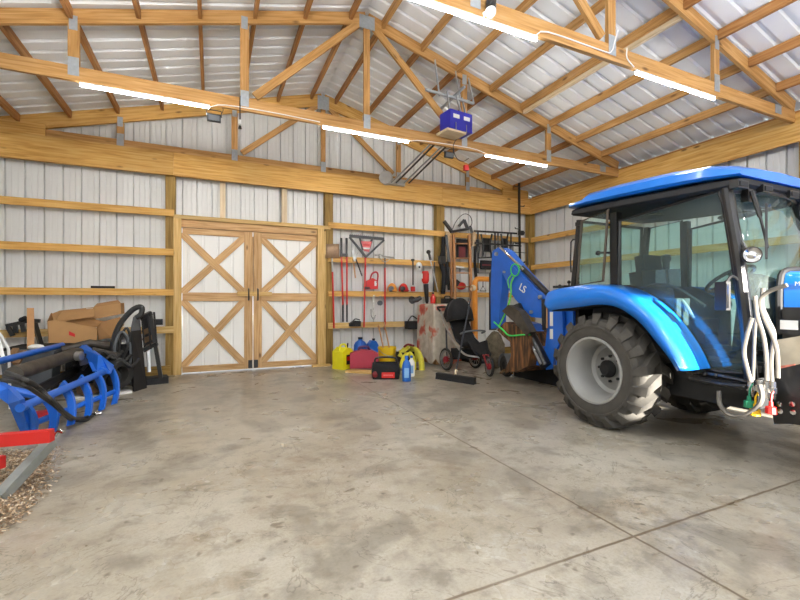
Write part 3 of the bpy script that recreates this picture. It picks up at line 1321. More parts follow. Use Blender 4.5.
# rear quarter window, swung slightly open at its front edge
q = [WX(582, 221, 3.63), WX(608, 210, 3.57), WX(603, 281, 3.57), WX(577, 285, 3.63)]
pane('quarter_window', q, frame=.014, fm=plain('brown seal', (70, 60, 48), .6))
q2 = [WX(582, 221, 3.65), WX(612, 212, 3.65), WX(612, 282, 3.65), WX(577, 285, 3.65)]
pane('quarter_window', [V((mx(p.x), p.y, p.z)) for p in q2], frame=.014)
mb = MB()
a = WX(598, 253, 3.60)
mb.tube([a, a + V((.02, -.05, 0)), WX(616, 253, 3.66)], .012, 6)
mb.ball(a, .025)
mb.build('window_latch', BLACK, T)
# windscreen (bowed) and rear window
rows = []
for i in range(9):
    t = i / 8
    x = XN + .03 + (XF - XN - .06) * t
    bow = -.10 * math.sin(PI * t)
    rows.append([(x, 1.93 + bow, 2.07), (x, 1.86 + bow, 1.75), (x, 1.80 + bow, 1.35), (x, 1.745 + bow, .82)])
mb = MB()
mb.grid(rows)
ws = mb.build('windscreen', GLASS, T, solid=.005)
for k in (0, 3):
    mb = MB()
    mb.tube([r[k] for r in rows], .02, 6)
    mb.build('windscreen_frame', BLACK, ws)
pane('rear_window', [(3.70, 3.36, 2.08), (4.70, 3.36, 2.08), (4.70, 3.40, 1.35), (3.70, 3.40, 1.35)], frame=.02)
mb = MB()
mb.rbox((TC, 3.38, 1.12), (1.06, .05, .44))
mb.build('rear_panel', BLACKM, T, bevel=.02)

# interior
mb = MB()
mb.rbox((TC, 2.3, .70), (1.04, 1.2, .05))
mb.build('cab_floor', BLACKM, T)
mb = MB()
mb.rbox((TC, 2.62, .98), (.48, .46, .14), 0, .06)
mb.rbox((TC, 2.88, 1.26), (.46, .14, .50), 0, -.14)
mb.rbox((TC, 2.93, 1.60), (.28, .10, .16), 0, -.14)
mb.rbox((TC, 2.65, .83), (.36, .34, .18))
mb.build('seat', SOFT, T, bevel=.04, seg=2)
for s in (-1, 1):
    mb = MB()
    mb.rbox((TC + s * .42, 2.75, .98), (.22, .85, .5))
    mb.build('side_console', plain('console grey', (52, 54, 56), .6), T, bevel=.06, seg=2)
    mb = MB()
    mb.ball((TC + s * .36, 2.7 if s < 0 else 2.3, 2.02), .12, 1, 1.3, .28, 16)
    mb.build('sun_visor', BLACKM, T)
mb = MB()
mb.rbox((TC, 1.92, 1.0), (.34, .26, .62), 0, .1)
mb.rbox((TC, 1.97, 1.34), (.40, .2, .14), 0, .4)
mb.build('dashboard', BLACKM, T, bevel=.04)
sc_ = V((TC - .02, 2.16, 1.40))
mb = MB()
ax = V((0, .55, .83)).normalized()
_, s_, u_ = basis(ax)
mb.tube([sc_ + (s_ * math.cos(k * PI / 14) + u_ * math.sin(k * PI / 14)) * .19 for k in range(28)], .016, 8, closed=True)
for k in range(3):
    a = 2 * PI * k / 3 + .5
    mb.tube([sc_, sc_ + (s_ * math.cos(a) + u_ * math.sin(a)) * .19], .012, 6)
mb.tube([sc_, sc_ - ax * .22], .03, 8)
mb.build('steering_wheel', BLACK, T)
j0, j1 = WX(669, 292, 3.84), WX(666, 263, 3.84)
mb = MB()
mb.tube([j0, j1], .012, 8)
mb.lathe([(0, -.07), (.028, -.06), (.03, .0), (.042, .03), (.04, .07), (0, .085)], j1, (0, 0, 1), 12)
mb.build('joystick', BLACK, T)
mb = MB()
mb.rbox(WX(668, 278, 3.86), (.02, .20, .16), .3)
mb.build('control_screen', GREY, T, bevel=.01)
mb = MB()
mb.tube([WX(640, 288, 3.8), WX(660, 284, 3.8), WX(680, 290, 3.8), WX(705, 306, 3.8)], .014, 8, smooth=4)
mb.build('grab_rail', BLACK, T)
mb = MB()
mb.tube([WX(682, 300, 3.78), WX(688, 308, 3.78), WX(693, 318, 3.78)], .014, 8, smooth=3)
mb.build('parking_lever', GREY, T)
mb = MB()
mb.ball(WX(627, 288, 3.63), .06, .5, 1.6, .5, 12)
mb.build('door_handle', BLACKM, T)

# mirror, lamp, wiper, grab handle
mc = WX(722.5, 296, 3.52)
mb = MB()
mb.rbox(mc, (.035, .105, .215), -.35)
o = mb.build('mirror', BLACK, T, bevel=.025, seg=3)
mb = MB()
mb.rbox(mc + V((-.014, -.012, 0)), (.016, .082, .18), -.35)
mb.build('mirror_glass', CHROME, o, bevel=.006)
mb = MB()
mb.tube([mc + V((0, -.02, .09)), mc + V((.05, -.04, .15)), WX(742, 284, XN)], .010, 6, smooth=3)
mb.build('mirror_arm', BLACK, T)
lc = WX(751.5, 255, 3.58)
axl = V((-.75, -.62, .0)).normalized()
mb = MB()
mb.lathe([(0, -.06), (.035, -.055), (.058, -.02), (.062, .012), (.055, .02)], lc, axl, 20)
o = mb.build('work_lamp', BLACK, T)
mb = MB()
mb.lathe([(.054, .018), (.05, .012), (.03, .004), (.018, .014), (0, .016)], lc, axl, 20)
mb.build('reflector', CHROME, o)
mb = MB()
mb.tube([lc - axl * .05, WX(741, 240, XN), WX(737, 225, XN)], .012, 6)
mb.build('lamp_bracket', BLACK, T)
mb = MB()
wx = 3.83
a = V((wx, 1.83, 2.06))
mb.tube([a, V((wx - .01, 1.77, 1.85))], .016, 6)
mb.tube([V((wx - .01, 1.77, 1.85)), V((wx - .06, 1.70, 1.60))], .010, 6)
mb.bar(V((wx + .03, 1.75, 1.95)), V((wx - .09, 1.695, 1.52)), .016, .02)
mb.rbox(V((wx, 1.86, 2.03)), (.07, .05, .1))
mb.build('wiper', BLACK, T)
mb = MB()
mb.tube([WX(577, 240, 3.64), WX(573, 239.5, 3.62), WX(571, 242, 3.62), WX(570.5, 260, 3.62), WX(571, 272, 3.62), WX(576, 272, 3.64)], .009, 6)
mb.build('grab_handle', BLACK, T)
mb = MB()
mb.rbox(WX(578, 224, 3.62), (.03, .05, .04))
mb.build('hinge', BLACK, T)
c = V((mx(3.6), 1.86, 1.93))
mb = MB()
mb.rbox(c, (.07, .05, .13))
mb.tube([c, c + V((-.08, .04, .04))], .01, 6)
mb.build('far_mirror', BLACK, T, bevel=.01)

# bonnet
hx0, hx1 = 3.90, mx(3.90)
rows = []
for y, zt, ins in ((1.66, 1.43, 0), (1.2, 1.40, .0), (.6, 1.33, .02), (.2, 1.24, .05), (.05, 1.05, .1), (.02, .75, .1)):
    rows.append([(hx0 + ins, y, .98), (hx0 + ins, y, zt - .10), (hx0 + ins + .03, y, zt - .02), (hx0 + ins + .10, y, zt), (hx1 - ins - .10, y, zt), (hx1 - ins - .03, y, zt - .02), (hx1 - ins, y, zt - .10), (hx1 - ins, y, .98)])
mb = MB()
mb.grid(rows)
mb.face([mb.bm.verts.new(V(p)) for p in rows[0]])
mb.build('bonnet', BLUE, T, angle=45)
mb = MB()
mb.rbox((TC, .9, .84), (.56, 1.5, .3))
mb.build('engine', BLACKM, T, bevel=.03)
mb = MB()
mb.tube([(hx0 - .012, 1.68, .95), (hx0 - .012, 1.68, 1.33), (hx0 + .09, 1.68, 1.44), (hx1 - .09, 1.68, 1.44), (hx1 + .012, 1.68, 1.33)], .022, 8, smooth=3)
mb.build('bonnet_seal', BLACKM, T)


def text_on(s, size, origin, right, up, mat, parent, name, depth=.002):
    cu = bpy.data.curves.new(name, 'FONT')
    cu.body = s
    cu.size = size
    cu.extrude = depth
    cu.align_x = 'CENTER'
    cu.align_y = 'CENTER'
    to = bpy.data.objects.new(name, cu)
    COL.objects.link(to)
    dg = bpy.context.evaluated_depsgraph_get()
    me = bpy.data.meshes.new_from_object(to.evaluated_get(dg))
    bpy.data.objects.remove(to)
    r, u = V(right).normalized(), V(up).normalized()
    n = r.cross(u)
    M = Matrix((r, u, n)).transposed().to_4x4()
    me.transform(Matrix.Translation(V(origin)) @ M)
    me.materials.clear()
    me.materials.append(mat)
    o = bpy.data.objects.new(name, me)
    COL.objects.link(o)
    base = WORLD.get(parent.name, V((0, 0, 0)))
    me.transform(Matrix.Translation(-base))
    o.parent = parent
    WORLD[o.name] = base
    return o


text_on('MT2.47', .042, (hx0 - .004, 1.53, 1.33), (0, -1, 0), (0, 0, 1), LABEL, T, 'lettering')

# loader mounts, valves and hoses in front of the cab
mb = MB()
mb.prism([WX(766, 372, 3.62), WX(800, 364, 3.62), WX(812, 395, 3.62), WX(808, 426, 3.62), WX(790, 424, 3.62), WX(774, 424, 3.62)], (.03, 0, 0))
o = mb.build('loader_plate', BLACK, T)
for px, py in ((780, 404), (781, 411), (793, 404), (794, 412)):
    mb = MB()
    mb.lathe([(.018, .0), (.018, -.014), (0, -.016)], WX(px, py, 3.62), (1, 0, 0), 8)
    mb.build('bolt', CHROME, o)
mb = MB()
mb.prism([WX(776, 340, 3.68), WX(800, 336, 3.68), WX(815, 345, 3.68), WX(812, 378, 3.68), WX(778, 378, 3.68)], (.05, 0, 0))
o = mb.build('loader_bracket', plain('dusty tan grey', (170, 160, 140), .6, 0, .2, 8), T)
mb = MB()
mb.prism([WX(779, 366, 3.675), WX(795, 364, 3.675), WX(795, 377, 3.675), WX(779, 378, 3.675)], (.003, 0, 0))
mb.build('warning_label', plain('faded red label', (214, 120, 100), .6, 0, .3, 60), o)
mb = MB()
mb.rbox(WX(789, 327, 3.72), (.02, .13, .10))
o = mb.build('valve_body', BLACK, T)
mb = MB()
mb.rbox(WX(789, 325, 3.70), (.004, .10, .065))
mb.build('white_label', LABEL, o)
mb = MB()
mb.rbox((3.82, 1.45, .95), (.16, .30, .42))
mb.rbox((3.80, 1.3, 1.15), (.12, .12, .2))
mb.build('control_valve', BLACK, T, bevel=.02)
H = [[(752, 318), (747, 335), (744, 352), (747, 368), (751, 382)], [(755, 296), (757, 315), (763, 335), (766, 355), (767, 385)],
     [(787, 285), (768, 292), (760, 302), (764, 318), (772, 335), (777, 352), (778, 378)], [(757, 305), (755, 330), (754, 350), (753, 380)],
     [(763, 288), (762, 305), (768, 320), (774, 335), (771, 360), (772, 385)]]
for i, pl in enumerate(H):
    mb = MB()
    mb.tube([WX(px, py, 3.50 + .03 * i) for px, py in pl], .0145 if i != 3 else .011, 8, smooth=5)
    mb.build('hydraulic_hose', HOSE, T)
for px, py in ((751, 388), (760, 388), (767, 390), (773, 390)):
    mb = MB()
    c = WX(px, py, 3.52)
    mb.lathe([(0, .06), (.02, .06), (.022, .02), (.028, .018), (.028, -.02), (.02, -.022), (.018, -.06), (0, -.06)], c, (0, 0, 1), 10)
    mb.build('hose_coupler', CHROME, T)
for px, py, m in ((749, 403, plain('green cap', (30, 120, 84), .5)), (755, 411, plain('yellow cap', (226, 176, 30), .5)), (771, 409, RED)):
    mb = MB()
    c = WX(px, py, 3.48)
    mb.lathe([(0, .05), (.012, .05), (.014, .02), (.03, .015), (.034, -.03), (0, -.035)], c, (0, 0, 1), 10)
    mb.tube([c + V((0, 0, .04)), c + V((.01, 0, .10)), c + V((.03, -.01, .14))], .006, 5)
    mb.build('dust_cap', m, T)
mb = MB()
mb.tube([WX(719, 391, 3.5), WX(720, 404, 3.48), WX(728, 414, 3.46), WX(742, 416, 3.46), (WX(756, 408, 3.46)), WX(762, 398, 3.47), WX(760, 385, 3.5)], .016, 8, smooth=5)
mb.build('drooping_hose', HOSE, T)
mb = MB()
mb.tube([WX(687, 371, 3.58), WX(720, 376, 3.56), WX(753, 383, 3.54)], .018, 8)
mb.tube([WX(690, 378, 3.54), WX(720, 384, 3.52), WX(746, 387, 3.5)], .018, 8)
mb.rbox((3.62, 1.86, .58), (.16, .42, .05))
for px in (694, 705, 716):
    mb.ball(WX(px, 373 + (px - 694) * .12, 3.55), .018)
mb.build('side_step', BLACK, T)
# unseen loader arms and bucket, added to shade the floor from low sun
for x in (3.72, mx(3.72)):
    mb = MB()
    mb.bar((x, 1.3, 1.28), (x, .1, 1.05), .07, .13)
    mb.bar((x, .12, 1.08), (x, -.55, .36), .07, .13)
    mb.build('shade_loader_arm', BLUE, T, bevel=.01)
mb = MB()
arc = [(-.62, 1.0), (-.58, .35), (-.64, .10), (-.80, .03), (-1.25, .03)]
mb.grid([[(3.2, y, z) for y, z in arc], [(mx(3.2), y, z) for y, z in arc]])
for x in (3.2, mx(3.2)):
    mb.face([mb.bm.verts.new(V((x, y, z))) for y, z in arc])
mb.build('shade_loader_bucket', BLUE2, T, solid=.015, smooth=False)

# ------------------------------------------------------------------ backhoe behind the tractor
B = thing('backhoe', (TC, 4.6, 0), 'folded blue backhoe attachment with white lettering behind the tractor', 'backhoe')
XB0 = 4.10


def bplate(name, px, x0, dx, mat, parent=B, bev=.012):
    mb = MB()
    mb.prism([WX(a, b, x0) for a, b in px], (dx, 0, 0))
    return mb.build(name, mat, parent, bevel=bev, smooth=False)


boom = bplate('boom', [(492.5, 251), (498, 247.5), (504, 251), (520, 271), (537.5, 290), (546, 293.7), (548, 306), (540, 318), (531, 317), (523, 308), (515, 299), (509.5, 291), (506, 281), (502, 272), (495, 266), (492, 260)], XB0, .2, BLUE2)
bplate('boom_rib', [(509, 262), (532, 287), (539, 294), (538, 300), (526, 294), (512, 277)], XB0 - .012, .012, BLUE2, boom, .004)
for px, py, r in ((497, 254, .03), (541, 297, .03), (505, 272, .018), (532, 312, .025)):
    mb = MB()
    mb.lathe([(r, .0), (r, -.03), (r * .5, -.036), (0, -.036)], WX(px, py, XB0), (1, 0, 0), 14)
    mb.build('pivot_pin', STEELB, boom)
c = WX(522.5, 288.5, XB0 - .02)
text_on('LS', .15, c, (0, -.86, -.5), (0, -.5, .86), LABEL, boom, 'lettering', .004)
bplate('dipper_arm', [(492, 252), (500, 260), (502.5, 272), (502, 288), (499.5, 308), (498.5, 327), (491, 329), (490.5, 290)], XB0 + .03, .14, BLUE2)
bplate('dipper_edge', [(489, 274), (491, 270), (491.5, 330), (489, 330)], XB0 + .05, .1, BLACK, bev=.003)
mb = MB()
mb.tube([WX(500.5, 247.5, XB0 + .0), WX(524, 270, XB0 + .0)], .019, 10)
mb.build('cylinder_rod', CHROME, B)
mb = MB()
mb.tube([WX(522, 267.5, XB0 + .02), WX(548, 294, XB0 + .02)], .036, 12)
mb.build('dipper_cylinder', BLACK, B)
mb = MB()
mb.tube([WX(517, 306, XB0 - .03), WX(546, 366, XB0 - .03)], .075, 14)
mb.build('boom_cylinder', BLACK, B)
mb = MB()
mb.tube([WX(516, 314, XB0 - .11), WX(541, 364, XB0 - .11)], .016, 8)
mb.build('cylinder_pipe', STEELB, B)
bplate('link_arm', [(502, 311), (508, 305), (519, 311), (530, 332), (526, 336), (514, 322)], XB0 - .18, .12, GREASE, bev=.01)
bplate('base_plate', [(522.5, 322), (529, 324), (536, 342), (545, 360), (541, 366), (531, 364), (525, 356), (522, 340)], XB0 - .02, .22, BLUE2)
bplate('swing_post', [(545, 296), (553, 298), (555, 330), (553, 368), (546, 370), (544, 356), (547, 330)], XB0 + .02, .16, BLUE2)
mb = MB()
mb.tube([WX(543.5, 299, XB0 - .02), WX(544.5, 330, XB0 - .02)], .03, 10)
mb.build('swing_cylinder', BLACK, B)
mb = MB()
mb.tube([WX(547, 300, XB0 - .04), WX(547, 328, XB0 - .04)], .012, 8)
mb.build('hose_guard', PINKW, B)
o = bplate('side_frame', [(549, 308), (562, 306), (563, 336), (556, 350), (550, 340)], 3.92, .05, BLUE2)
for a, b_ in ((312, 326), (329, 339)):
    mb = MB()
    mb.prism([WX(549.8, a, 3.915), WX(552.8, a, 3.915), WX(552.8, b_, 3.915), WX(549.8, b_, 3.915)], (.004, 0, 0))
    mb.build('white_label', LABEL, o)
mb = MB()
mb.box((4.45, 4.2, .0), (4.8, 5.38, .26))
mb.build('stabilizer_base', BLACKM, B, bevel=.02)
mb = MB()
mb.rbox((TC, 3.72, .62), (.5, .5, .5))
mb.rbox((TC, 3.85, 1.0), (.42, .22, .5))
mb.build('mount_frame', BLUE2, B, bevel=.02)
for px, py, lean in ((556, 292, -.06), (569, 288, .0)):
    mb = MB()
    p = WX(px, py, 3.85)
    mb.tube([p + V((0, 0, -.12)), p + V((0, lean, .06))], .008, 6)
    mb.ball(p + V((0, lean, .07)), .022)
    mb.build('control_lever', BLACK, B)
mb = MB()
mb.rbox(WX(568, 287, 3.9), (.3, .18, .03))
mb.build('lever_console', BLACKM, B)
# dirty bucket curled under the dipper
bx = [(497, 330), (505, 322), (516, 326), (527, 334), (531, 350), (528, 366), (516, 372), (505, 370), (511, 356), (510, 342), (503, 336)]
o = bplate('digging_bucket', bx, XB0 - .16, .5, RUST, bev=.03)
for k in range(5):
    mb = MB()
    p = WX(505, 370, XB0 - .12) + V((.1 * k, 0, 0))
    mb.bar(p, p + V((0, .10, -.06)), .04, .03)
    mb.build('tooth', DIRT, o)
# green ratchet strap tied round boom and bucket
t = thing('ratchet_strap', WX(512, 340, XB0 - .2), 'bright green strap tied round the backhoe boom and bucket', 'strap')
mb = MB()
xs = XB0 - .05
ring = [WX(515 + 4.2 * math.cos(k * PI / 8), 270 + 6 * math.sin(k * PI / 8), xs) for k in range(16)]
mb.tube(ring, .010, 6, closed=True)
mb.build('loop', GREEN, t)
mb = MB()
mb.tube([WX(514, 276, xs), WX(511, 284, xs), WX(511, 294, xs), WX(508, 306, xs), WX(504, 316, xs - .03), WX(499, 326, xs - .05)], .013, 6, smooth=3)
mb.tube([WX(512, 274, xs), WX(508, 280, xs), WX(509, 288, xs)], .009, 6, smooth=3)
mb.build('strap', plain('yellow green webbing', (110, 220, 90), .7, 0, .2, 12), t)
mb = MB()
xs2 = XB0 - .19
mb.tube([WX(494, 322, xs2 + .02), WX(503, 330, xs2), WX(509, 335.5, xs2), WX(520, 335, xs2), WX(530, 334.5, xs2 + .05)], .012, 6, smooth=3)
mb.build('cross_strap', GREEN, t)
# ------------------------------------------------------------------ blue grapple on the floor, left
G = thing('grapple_rake', WZ(60, 425), 'blue steel grapple rake attachment lying on the floor at the left', 'grapple')
ROW = V((.28, .96, 0)).normalized()
OUT = V((.96, -.28, 0)).normalized()


def bez(a, b, c, n=10):
    return [a * (1 - t) ** 2 + b * 2 * t * (1 - t) + c * t * t for t in [i / n for i in range(n + 1)]]


def tine(top, tip, w0=.085, w1=.055, th=.035, bow=.10):
    top, tip = V(top), V(tip)
    mid = (top + tip) / 2 + OUT * bow + V((0, 0, .03))
    c = bez(top, mid, tip)
    L, R = [], []
    for i, p in enumerate(c):
        a = c[max(0, i - 1)]
        b = c[min(len(c) - 1, i + 1)]
        d = (b - a).normalized()
        n = ROW.cross(d).normalized()
        w = w0 + (w1 - w0) * i / (len(c) - 1)
        L.append(p + n * w / 2)
        R.append(p - n * w / 2)
    mb = MB()
    mb.prism([p - ROW * th / 2 for p in L + R[::-1]], ROW * th)
    return mb.build('tine', BLUE2, G, smooth=False, bevel=.004)


tops = [(22, 405), (43, 395), (61.5, 384), (79.5, 378), (95, 373), (110, 368.5)]
tips = [(30, 438), (52, 431), (70.5, 425), (87.5, 416.5), (101.5, 410), (114, 404)]
for a, b in zip(tops, tips):
    tine(WZ(*a, .36), WZ(*b, .02))
mb = MB()
mb.tube([WZ(20, 408, .35), WZ(113, 368, .35)], .035, 12)
mb.build('upper_tube', BLUE2, G)
mb = MB()
mb.tube([WZ(32, 424, .13), WZ(116, 391, .13)], .028, 12)
mb.build('lower_tube', BLUE2, G)
mb = MB()
mb.tube([WZ(-8, 363, .62), WZ(62, 345, .62)], .035, 12)
mb.build('rear_tube', BLUE2, G)
# side arms
pa = [WZ(75, 346, .62), WZ(84, 345, .64), WZ(98, 355, .55), WZ(112, 366, .40), WZ(109, 374, .33), WZ(97, 372, .36), WZ(84, 358, .5)]
mb = MB()
mb.prism([p for p in pa], ROW * .05)
mb.build('side_arm', BLUE2, G, smooth=False, bevel=.006)
mb = MB()
mb.prism([WZ(90, 362, .46) - ROW * .03, WZ(101, 365, .42) - ROW * .03, WZ(108, 371, .37) - ROW * .03, WZ(94, 371, .37) - ROW * .03], ROW * .03)
mb.build('gusset', BLUE2, G, smooth=False)
a0 = WZ(-4, 383, .55)
pb = [WZ(-6, 380, .55), WZ(8, 388, .48), WZ(20, 400, .42), WZ(26, 420, .22), WZ(30, 436, .05), WZ(23, 438, .04), WZ(17, 415, .25), WZ(8, 404, .38), WZ(-6, 394, .45)]
mb = MB()
mb.prism(pb, ROW * .05)
mb.build('side_arm', BLUE2, G, smooth=False, bevel=.006)
mb = MB()
mb.tube([WZ(8, 390, .44), WZ(42, 396, .36)], .036, 10)
mb.build('hinge_tube', BLUE2, G)
mb = MB()
mb.tube([WZ(14, 374, .55), WZ(78, 353, .55)], .07, 14)
mb.tube([WZ(66, 357, .55), WZ(84, 352, .55)], .03, 10)
o = mb.build('cylinder', GREASE, G)
mb = MB()
mb.lathe([(.055, -.03), (.055, .03), (.025, .035), (0, .035)], WZ(79, 356, .55), OUT, 14)
mb.build('pivot_pin', STEELB, o)
mb = MB()
mb.prism([WZ(76, 352, .55), WZ(84, 352, .55), WZ(87, 364, .45), WZ(80, 366, .45)], ROW * .04)
mb.build('pin_block', BLACK, G, smooth=False, bevel=.006)
mb = MB()
mb.tube([WZ(22, 398, .3), WZ(60, 378, .28), WZ(84, 366, .3)], .05, 10)
mb.build('cross_shaft', BLACKM, G)
for i, pl in enumerate(([(4, 376, .6), (22, 380, .62), (40, 391, .5), (54, 402, .40), (64, 412, .28), (74, 418, .12), (84, 418, .03), (94, 414, .02)],
                        [(2, 380, .6), (22, 384, .60), (40, 395, .48), (54, 405, .37), (63, 413, .26), (72, 420, .06), (86, 420, .02), (92, 416, .02)],
                        [(6, 372, .6), (24, 379, .64), (40, 388, .52), (50, 400, .42)])):
    mb = MB()
    mb.tube([WZ(x, y, z) for x, y, z in pl], .016, 8, smooth=5)
    mb.build('hydraulic_hose', HOSED, G)
mb = MB()
p = WZ(95, 414, .025)
mb.tube([p, p + V((.05, .03, 0))], .018, 10)
mb.build('hose_tip', CHROME, G)

# red beam and grey channel at the left edge
t = thing('steel_beam', WZ(30, 455), 'bright red steel beam propped at the left edge in front of grapple', 'beam')
e = WZ(52, 437, .31)
l0 = WZ(-12, 441, .31)
d = (l0 - e).normalized()
mb = MB()
mb.bar(e + V((0, 0, .01)), e + d * .95 + V((0, 0, -.02)), .06, .078)
mb.build('beam_body', RED, t, bevel=.006)
mb = MB()
q = e + d * .85
mb.box((q.x - .05, q.y - .05, 0), (q.x + .05, q.y + .05, .25))
mb.build('beam_foot', RED, t, bevel=.005)
t = thing('steel_channel', WZ(25, 480), 'dull grey steel channel slanting to the floor under the red beam', 'channel')
s0, s1 = WZ(50, 440, .24), WZ(-3, 497, .04)
mb = MB()
mb.bar(s0, s1, .06, .03)
dd, ss, uu = basis(s1 - s0)
for k in (-1, 1):
    mb.bar(s0 + ss * k * .026 - uu * .025, s1 + ss * k * .026 - uu * .025, .01, .05)
mb.build('channel_body', plain('dull zinc', (150, 156, 152), .5, .5, .15, 12), t, smooth=False)
mb = MB()
p = WZ(55, 436, .26)
mb.tube([p, p + V((.02, .0, .03)), p + V((.05, -.01, .02))], .012, 6, smooth=3)
mb.build('lynch_pin', CHROME, t)
mb = MB()
mb.bar(WZ(46, 448, .16), WZ(45, 458, .01), .02, .02)
mb.build('support_leg', STEELB, t)
t_ = MB()
t_.bar(WZ(-12, 466, .14), WZ(2, 461, .14), .06, .08)
single('steel_bracket', t_, RED, 'small red bracket end at the very left edge below the beam', 'bracket', bevel=.005)

# wood chips (uncountable)
rnd = random.Random(3)
mb = MB()
cpx = [(52, 452), (40, 490), (12, 525), (-30, 540), (-30, 455)]
poly = [WZ(*p) for p in cpx]
xmin, xmax = -2.0, -1.0


def inside(x, y):
    c = False
    n = len(poly)
    for i in range(n):
        a, b = poly[i], poly[i - 1]
        if (a.y > y) != (b.y > y) and x < (b.x - a.x) * (y - a.y) / (b.y - a.y) + a.x:
            c = not c
    return c


ys = [p.y for p in poly]
xs = [p.x for p in poly]
cnt = 0
while cnt < 9000:
    x = rnd.uniform(min(xs), max(xs) + .06)
    y = rnd.uniform(min(ys), max(ys))
    if not inside(x - rnd.gauss(0, .05), y + rnd.gauss(0, .06)):
        continue
    cnt += 1
    z = .004 + rnd.random() ** 2 * .03
    a = rnd.uniform(0, PI)
    l, w = rnd.uniform(.003, .012), rnd.uniform(.002, .005)
    dx, dy = math.cos(a), math.sin(a)
    tz = rnd.uniform(-.004, .004)
    ps = [(x - dx * l - dy * w, y - dy * l + dx * w, z - tz), (x + dx * l - dy * w, y + dy * l + dx * w, z + tz), (x + dx * l + dy * w, y + dy * l - dx * w, z + tz + .002), (x - dx * l + dy * w, y - dy * l - dx * w, z - tz + .002)]
    b0 = [mb.bm.verts.new(V(q)) for q in ps]
    mb.face(b0)
CHIP, nt, bs = nodes('wood chips')
geo = nt.nodes.new('ShaderNodeNewGeometry')
r = ramp(nt, [(0, srgb(120, 92, 64)), (.5, srgb(184, 158, 126)), (1, srgb(222, 206, 182))])
nt.links.new(geo.outputs['Random Per Island'], r.inputs['Fac'])
nt.links.new(r.outputs['Color'], bs.inputs['Base Color'])
o = mb.build('wood_chips', CHIP, recalc=False, smooth=False)
tag(o, 'scattered tan wood chips and sawdust on the floor under the red beam', 'wood chips', kind='stuff')

# ------------------------------------------------------------------ heap at the left wall
# low steel table carrying the cartons
t = thing('steel_table', (-2.0, 7.2, 0), 'low black steel table under the cardboard cartons at the left wall', 'table')
mb = MB()
mb.box((-2.45, 7.0, .56), (-1.35, 7.60, .60))
mb.build('table_top', BLACKM, t, bevel=.005)
for x in (-2.4, -1.4):
    for y in (7.05, 7.55):
        mb = MB()
        mb.box((x - .025, y - .025, 0), (x + .025, y + .025, .559))
        mb.build('leg', BLACKM, t)
t = thing('cardboard_box', WY(72, 344, 7.05), 'big torn open cardboard box lying on the heap at the left wall', 'box')
Yc = 7.02
fb = [WY(48, 321, Yc), WY(56, 320, Yc), WY(97, 328, Yc), WY(97, 343, Yc), WY(49, 343, Yc)]
mb = MB()
mb.prism(fb, (.0, .012, 0))
mb.build('front_panel', CARD, t, smooth=False)
mb = MB()
mb.prism([WY(48, 321, Yc) + V((.0, .013, 0)), WY(49, 343, Yc) + V((0, .013, 0)), WY(49, 343, Yc) + V((.02, .40, 0)), WY(52, 313, Yc + .4)], (-.012, 0, 0))
mb.build('side_panel', CARD2, t, smooth=False)
mb = MB()
mb.prism([WY(51, 314, 7.40), WY(60, 310.5, 7.40), WY(95, 307, 7.40), WY(96, 330, 7.40), WY(52, 330, 7.40)], (0, .012, 0))
mb.build('back_panel', CARD, t, smooth=False)
mb = MB()
mb.prism([WY(55, 322, 7.04), WY(94, 317, 7.10), WY(95, 309, 7.36), WY(62, 312, 7.36)], (0, .004, .012))
mb.build('flap', CARD, t, smooth=False)
mb = MB()
mb.prism([WY(60, 324, 7.035), WY(97, 327, 7.05), WY(104, 322, 7.25), WY(85, 318, 7.25)], (0, .004, .012))
mb.build('flap', CARD2, t, smooth=False)
mb = MB()
mb.prism([WY(69, 331, Yc - .002), WY(75, 334, Yc - .002), WY(75, 337, Yc - .002), WY(69, 335, Yc - .002)], (0, -.002, 0))
mb.build('red_mark', RED, t, smooth=False)
mb = MB()
mb.prism([WY(86, 308.5, 7.395), WY(93, 308, 7.395), WY(93, 310.5, 7.395), WY(86, 311, 7.395)], (0, -.003, 0))
mb.build('white_label', LABEL, t, smooth=False)
t = thing('cardboard_box', WY(108, 318, 7.3), 'smaller cardboard box tilted on the right end of the carton heap', 'box')
mb = MB()
mb.prism([WY(94, 307, 7.30), WY(120.5, 303, 7.30), WY(121, 314, 7.30), WY(95, 319, 7.30)], (0, .28, 0))
mb.build('box_body', CARD, t, smooth=False, bevel=.004)
mb = MB()
mb.prism([WY(94, 307, 7.299), WY(120.5, 303, 7.299), WY(118, 300.5, 7.4), WY(97, 304, 7.42)], (0, .002, .008))
mb.build('flap', CARD2, t, smooth=False)
mb = MB()
mb.prism([WY(96, 323, 7.15), WY(120, 317, 7.25), WY(124, 325, 7.25), WY(112, 338, 7.15), WY(98, 340, 7.15)], (0, .02, 0))
o = single('cardboard_sheet', mb, CARD2, 'loose flat cardboard sheet sloping beside the black frame', 'cardboard', smooth=False)

# black carrier resting on the lowest girt, plank, tub, sticks
t = thing('hitch_carrier', WY(20, 335, 7.6), 'black barred carrier frame hanging on the lowest girt in the left corner', 'carrier')
mb = MB()
for a, b_ in (((6, 326), (28, 321)), ((28, 320), (40, 321)), ((8, 327), (13, 336)), ((15, 325), (16, 333)), ((21, 319), (24, 332)), ((33, 321), (36, 328))):
    mb.bar(WY(*a, 7.62), WY(*b_, 7.62), .04, .05)
mb.build('frame', BLACK, t, bevel=.005)
mb = MB()
mb.bar(WY(35, 324, 7.58), WY(44, 355, 7.2), .05, .06)
mb.build('arm', BLACK, t, bevel=.005)
mb = MB()
mb.bar(WY(36.5, 328, 7.545), WY(40, 338, 7.43), .03, .012)
mb.build('white_decal', LABEL, t)
mb = MB()
mb.tube([WY(21, 320, 7.6), WY(26, 318, 7.58)], .035, 10)
mb.build('hub', BLACKM, t)
mb = MB()
mb.bar(WY(30.5, 308.5, 7.46), WY(30.8, 352, 6.94), .075, .022)
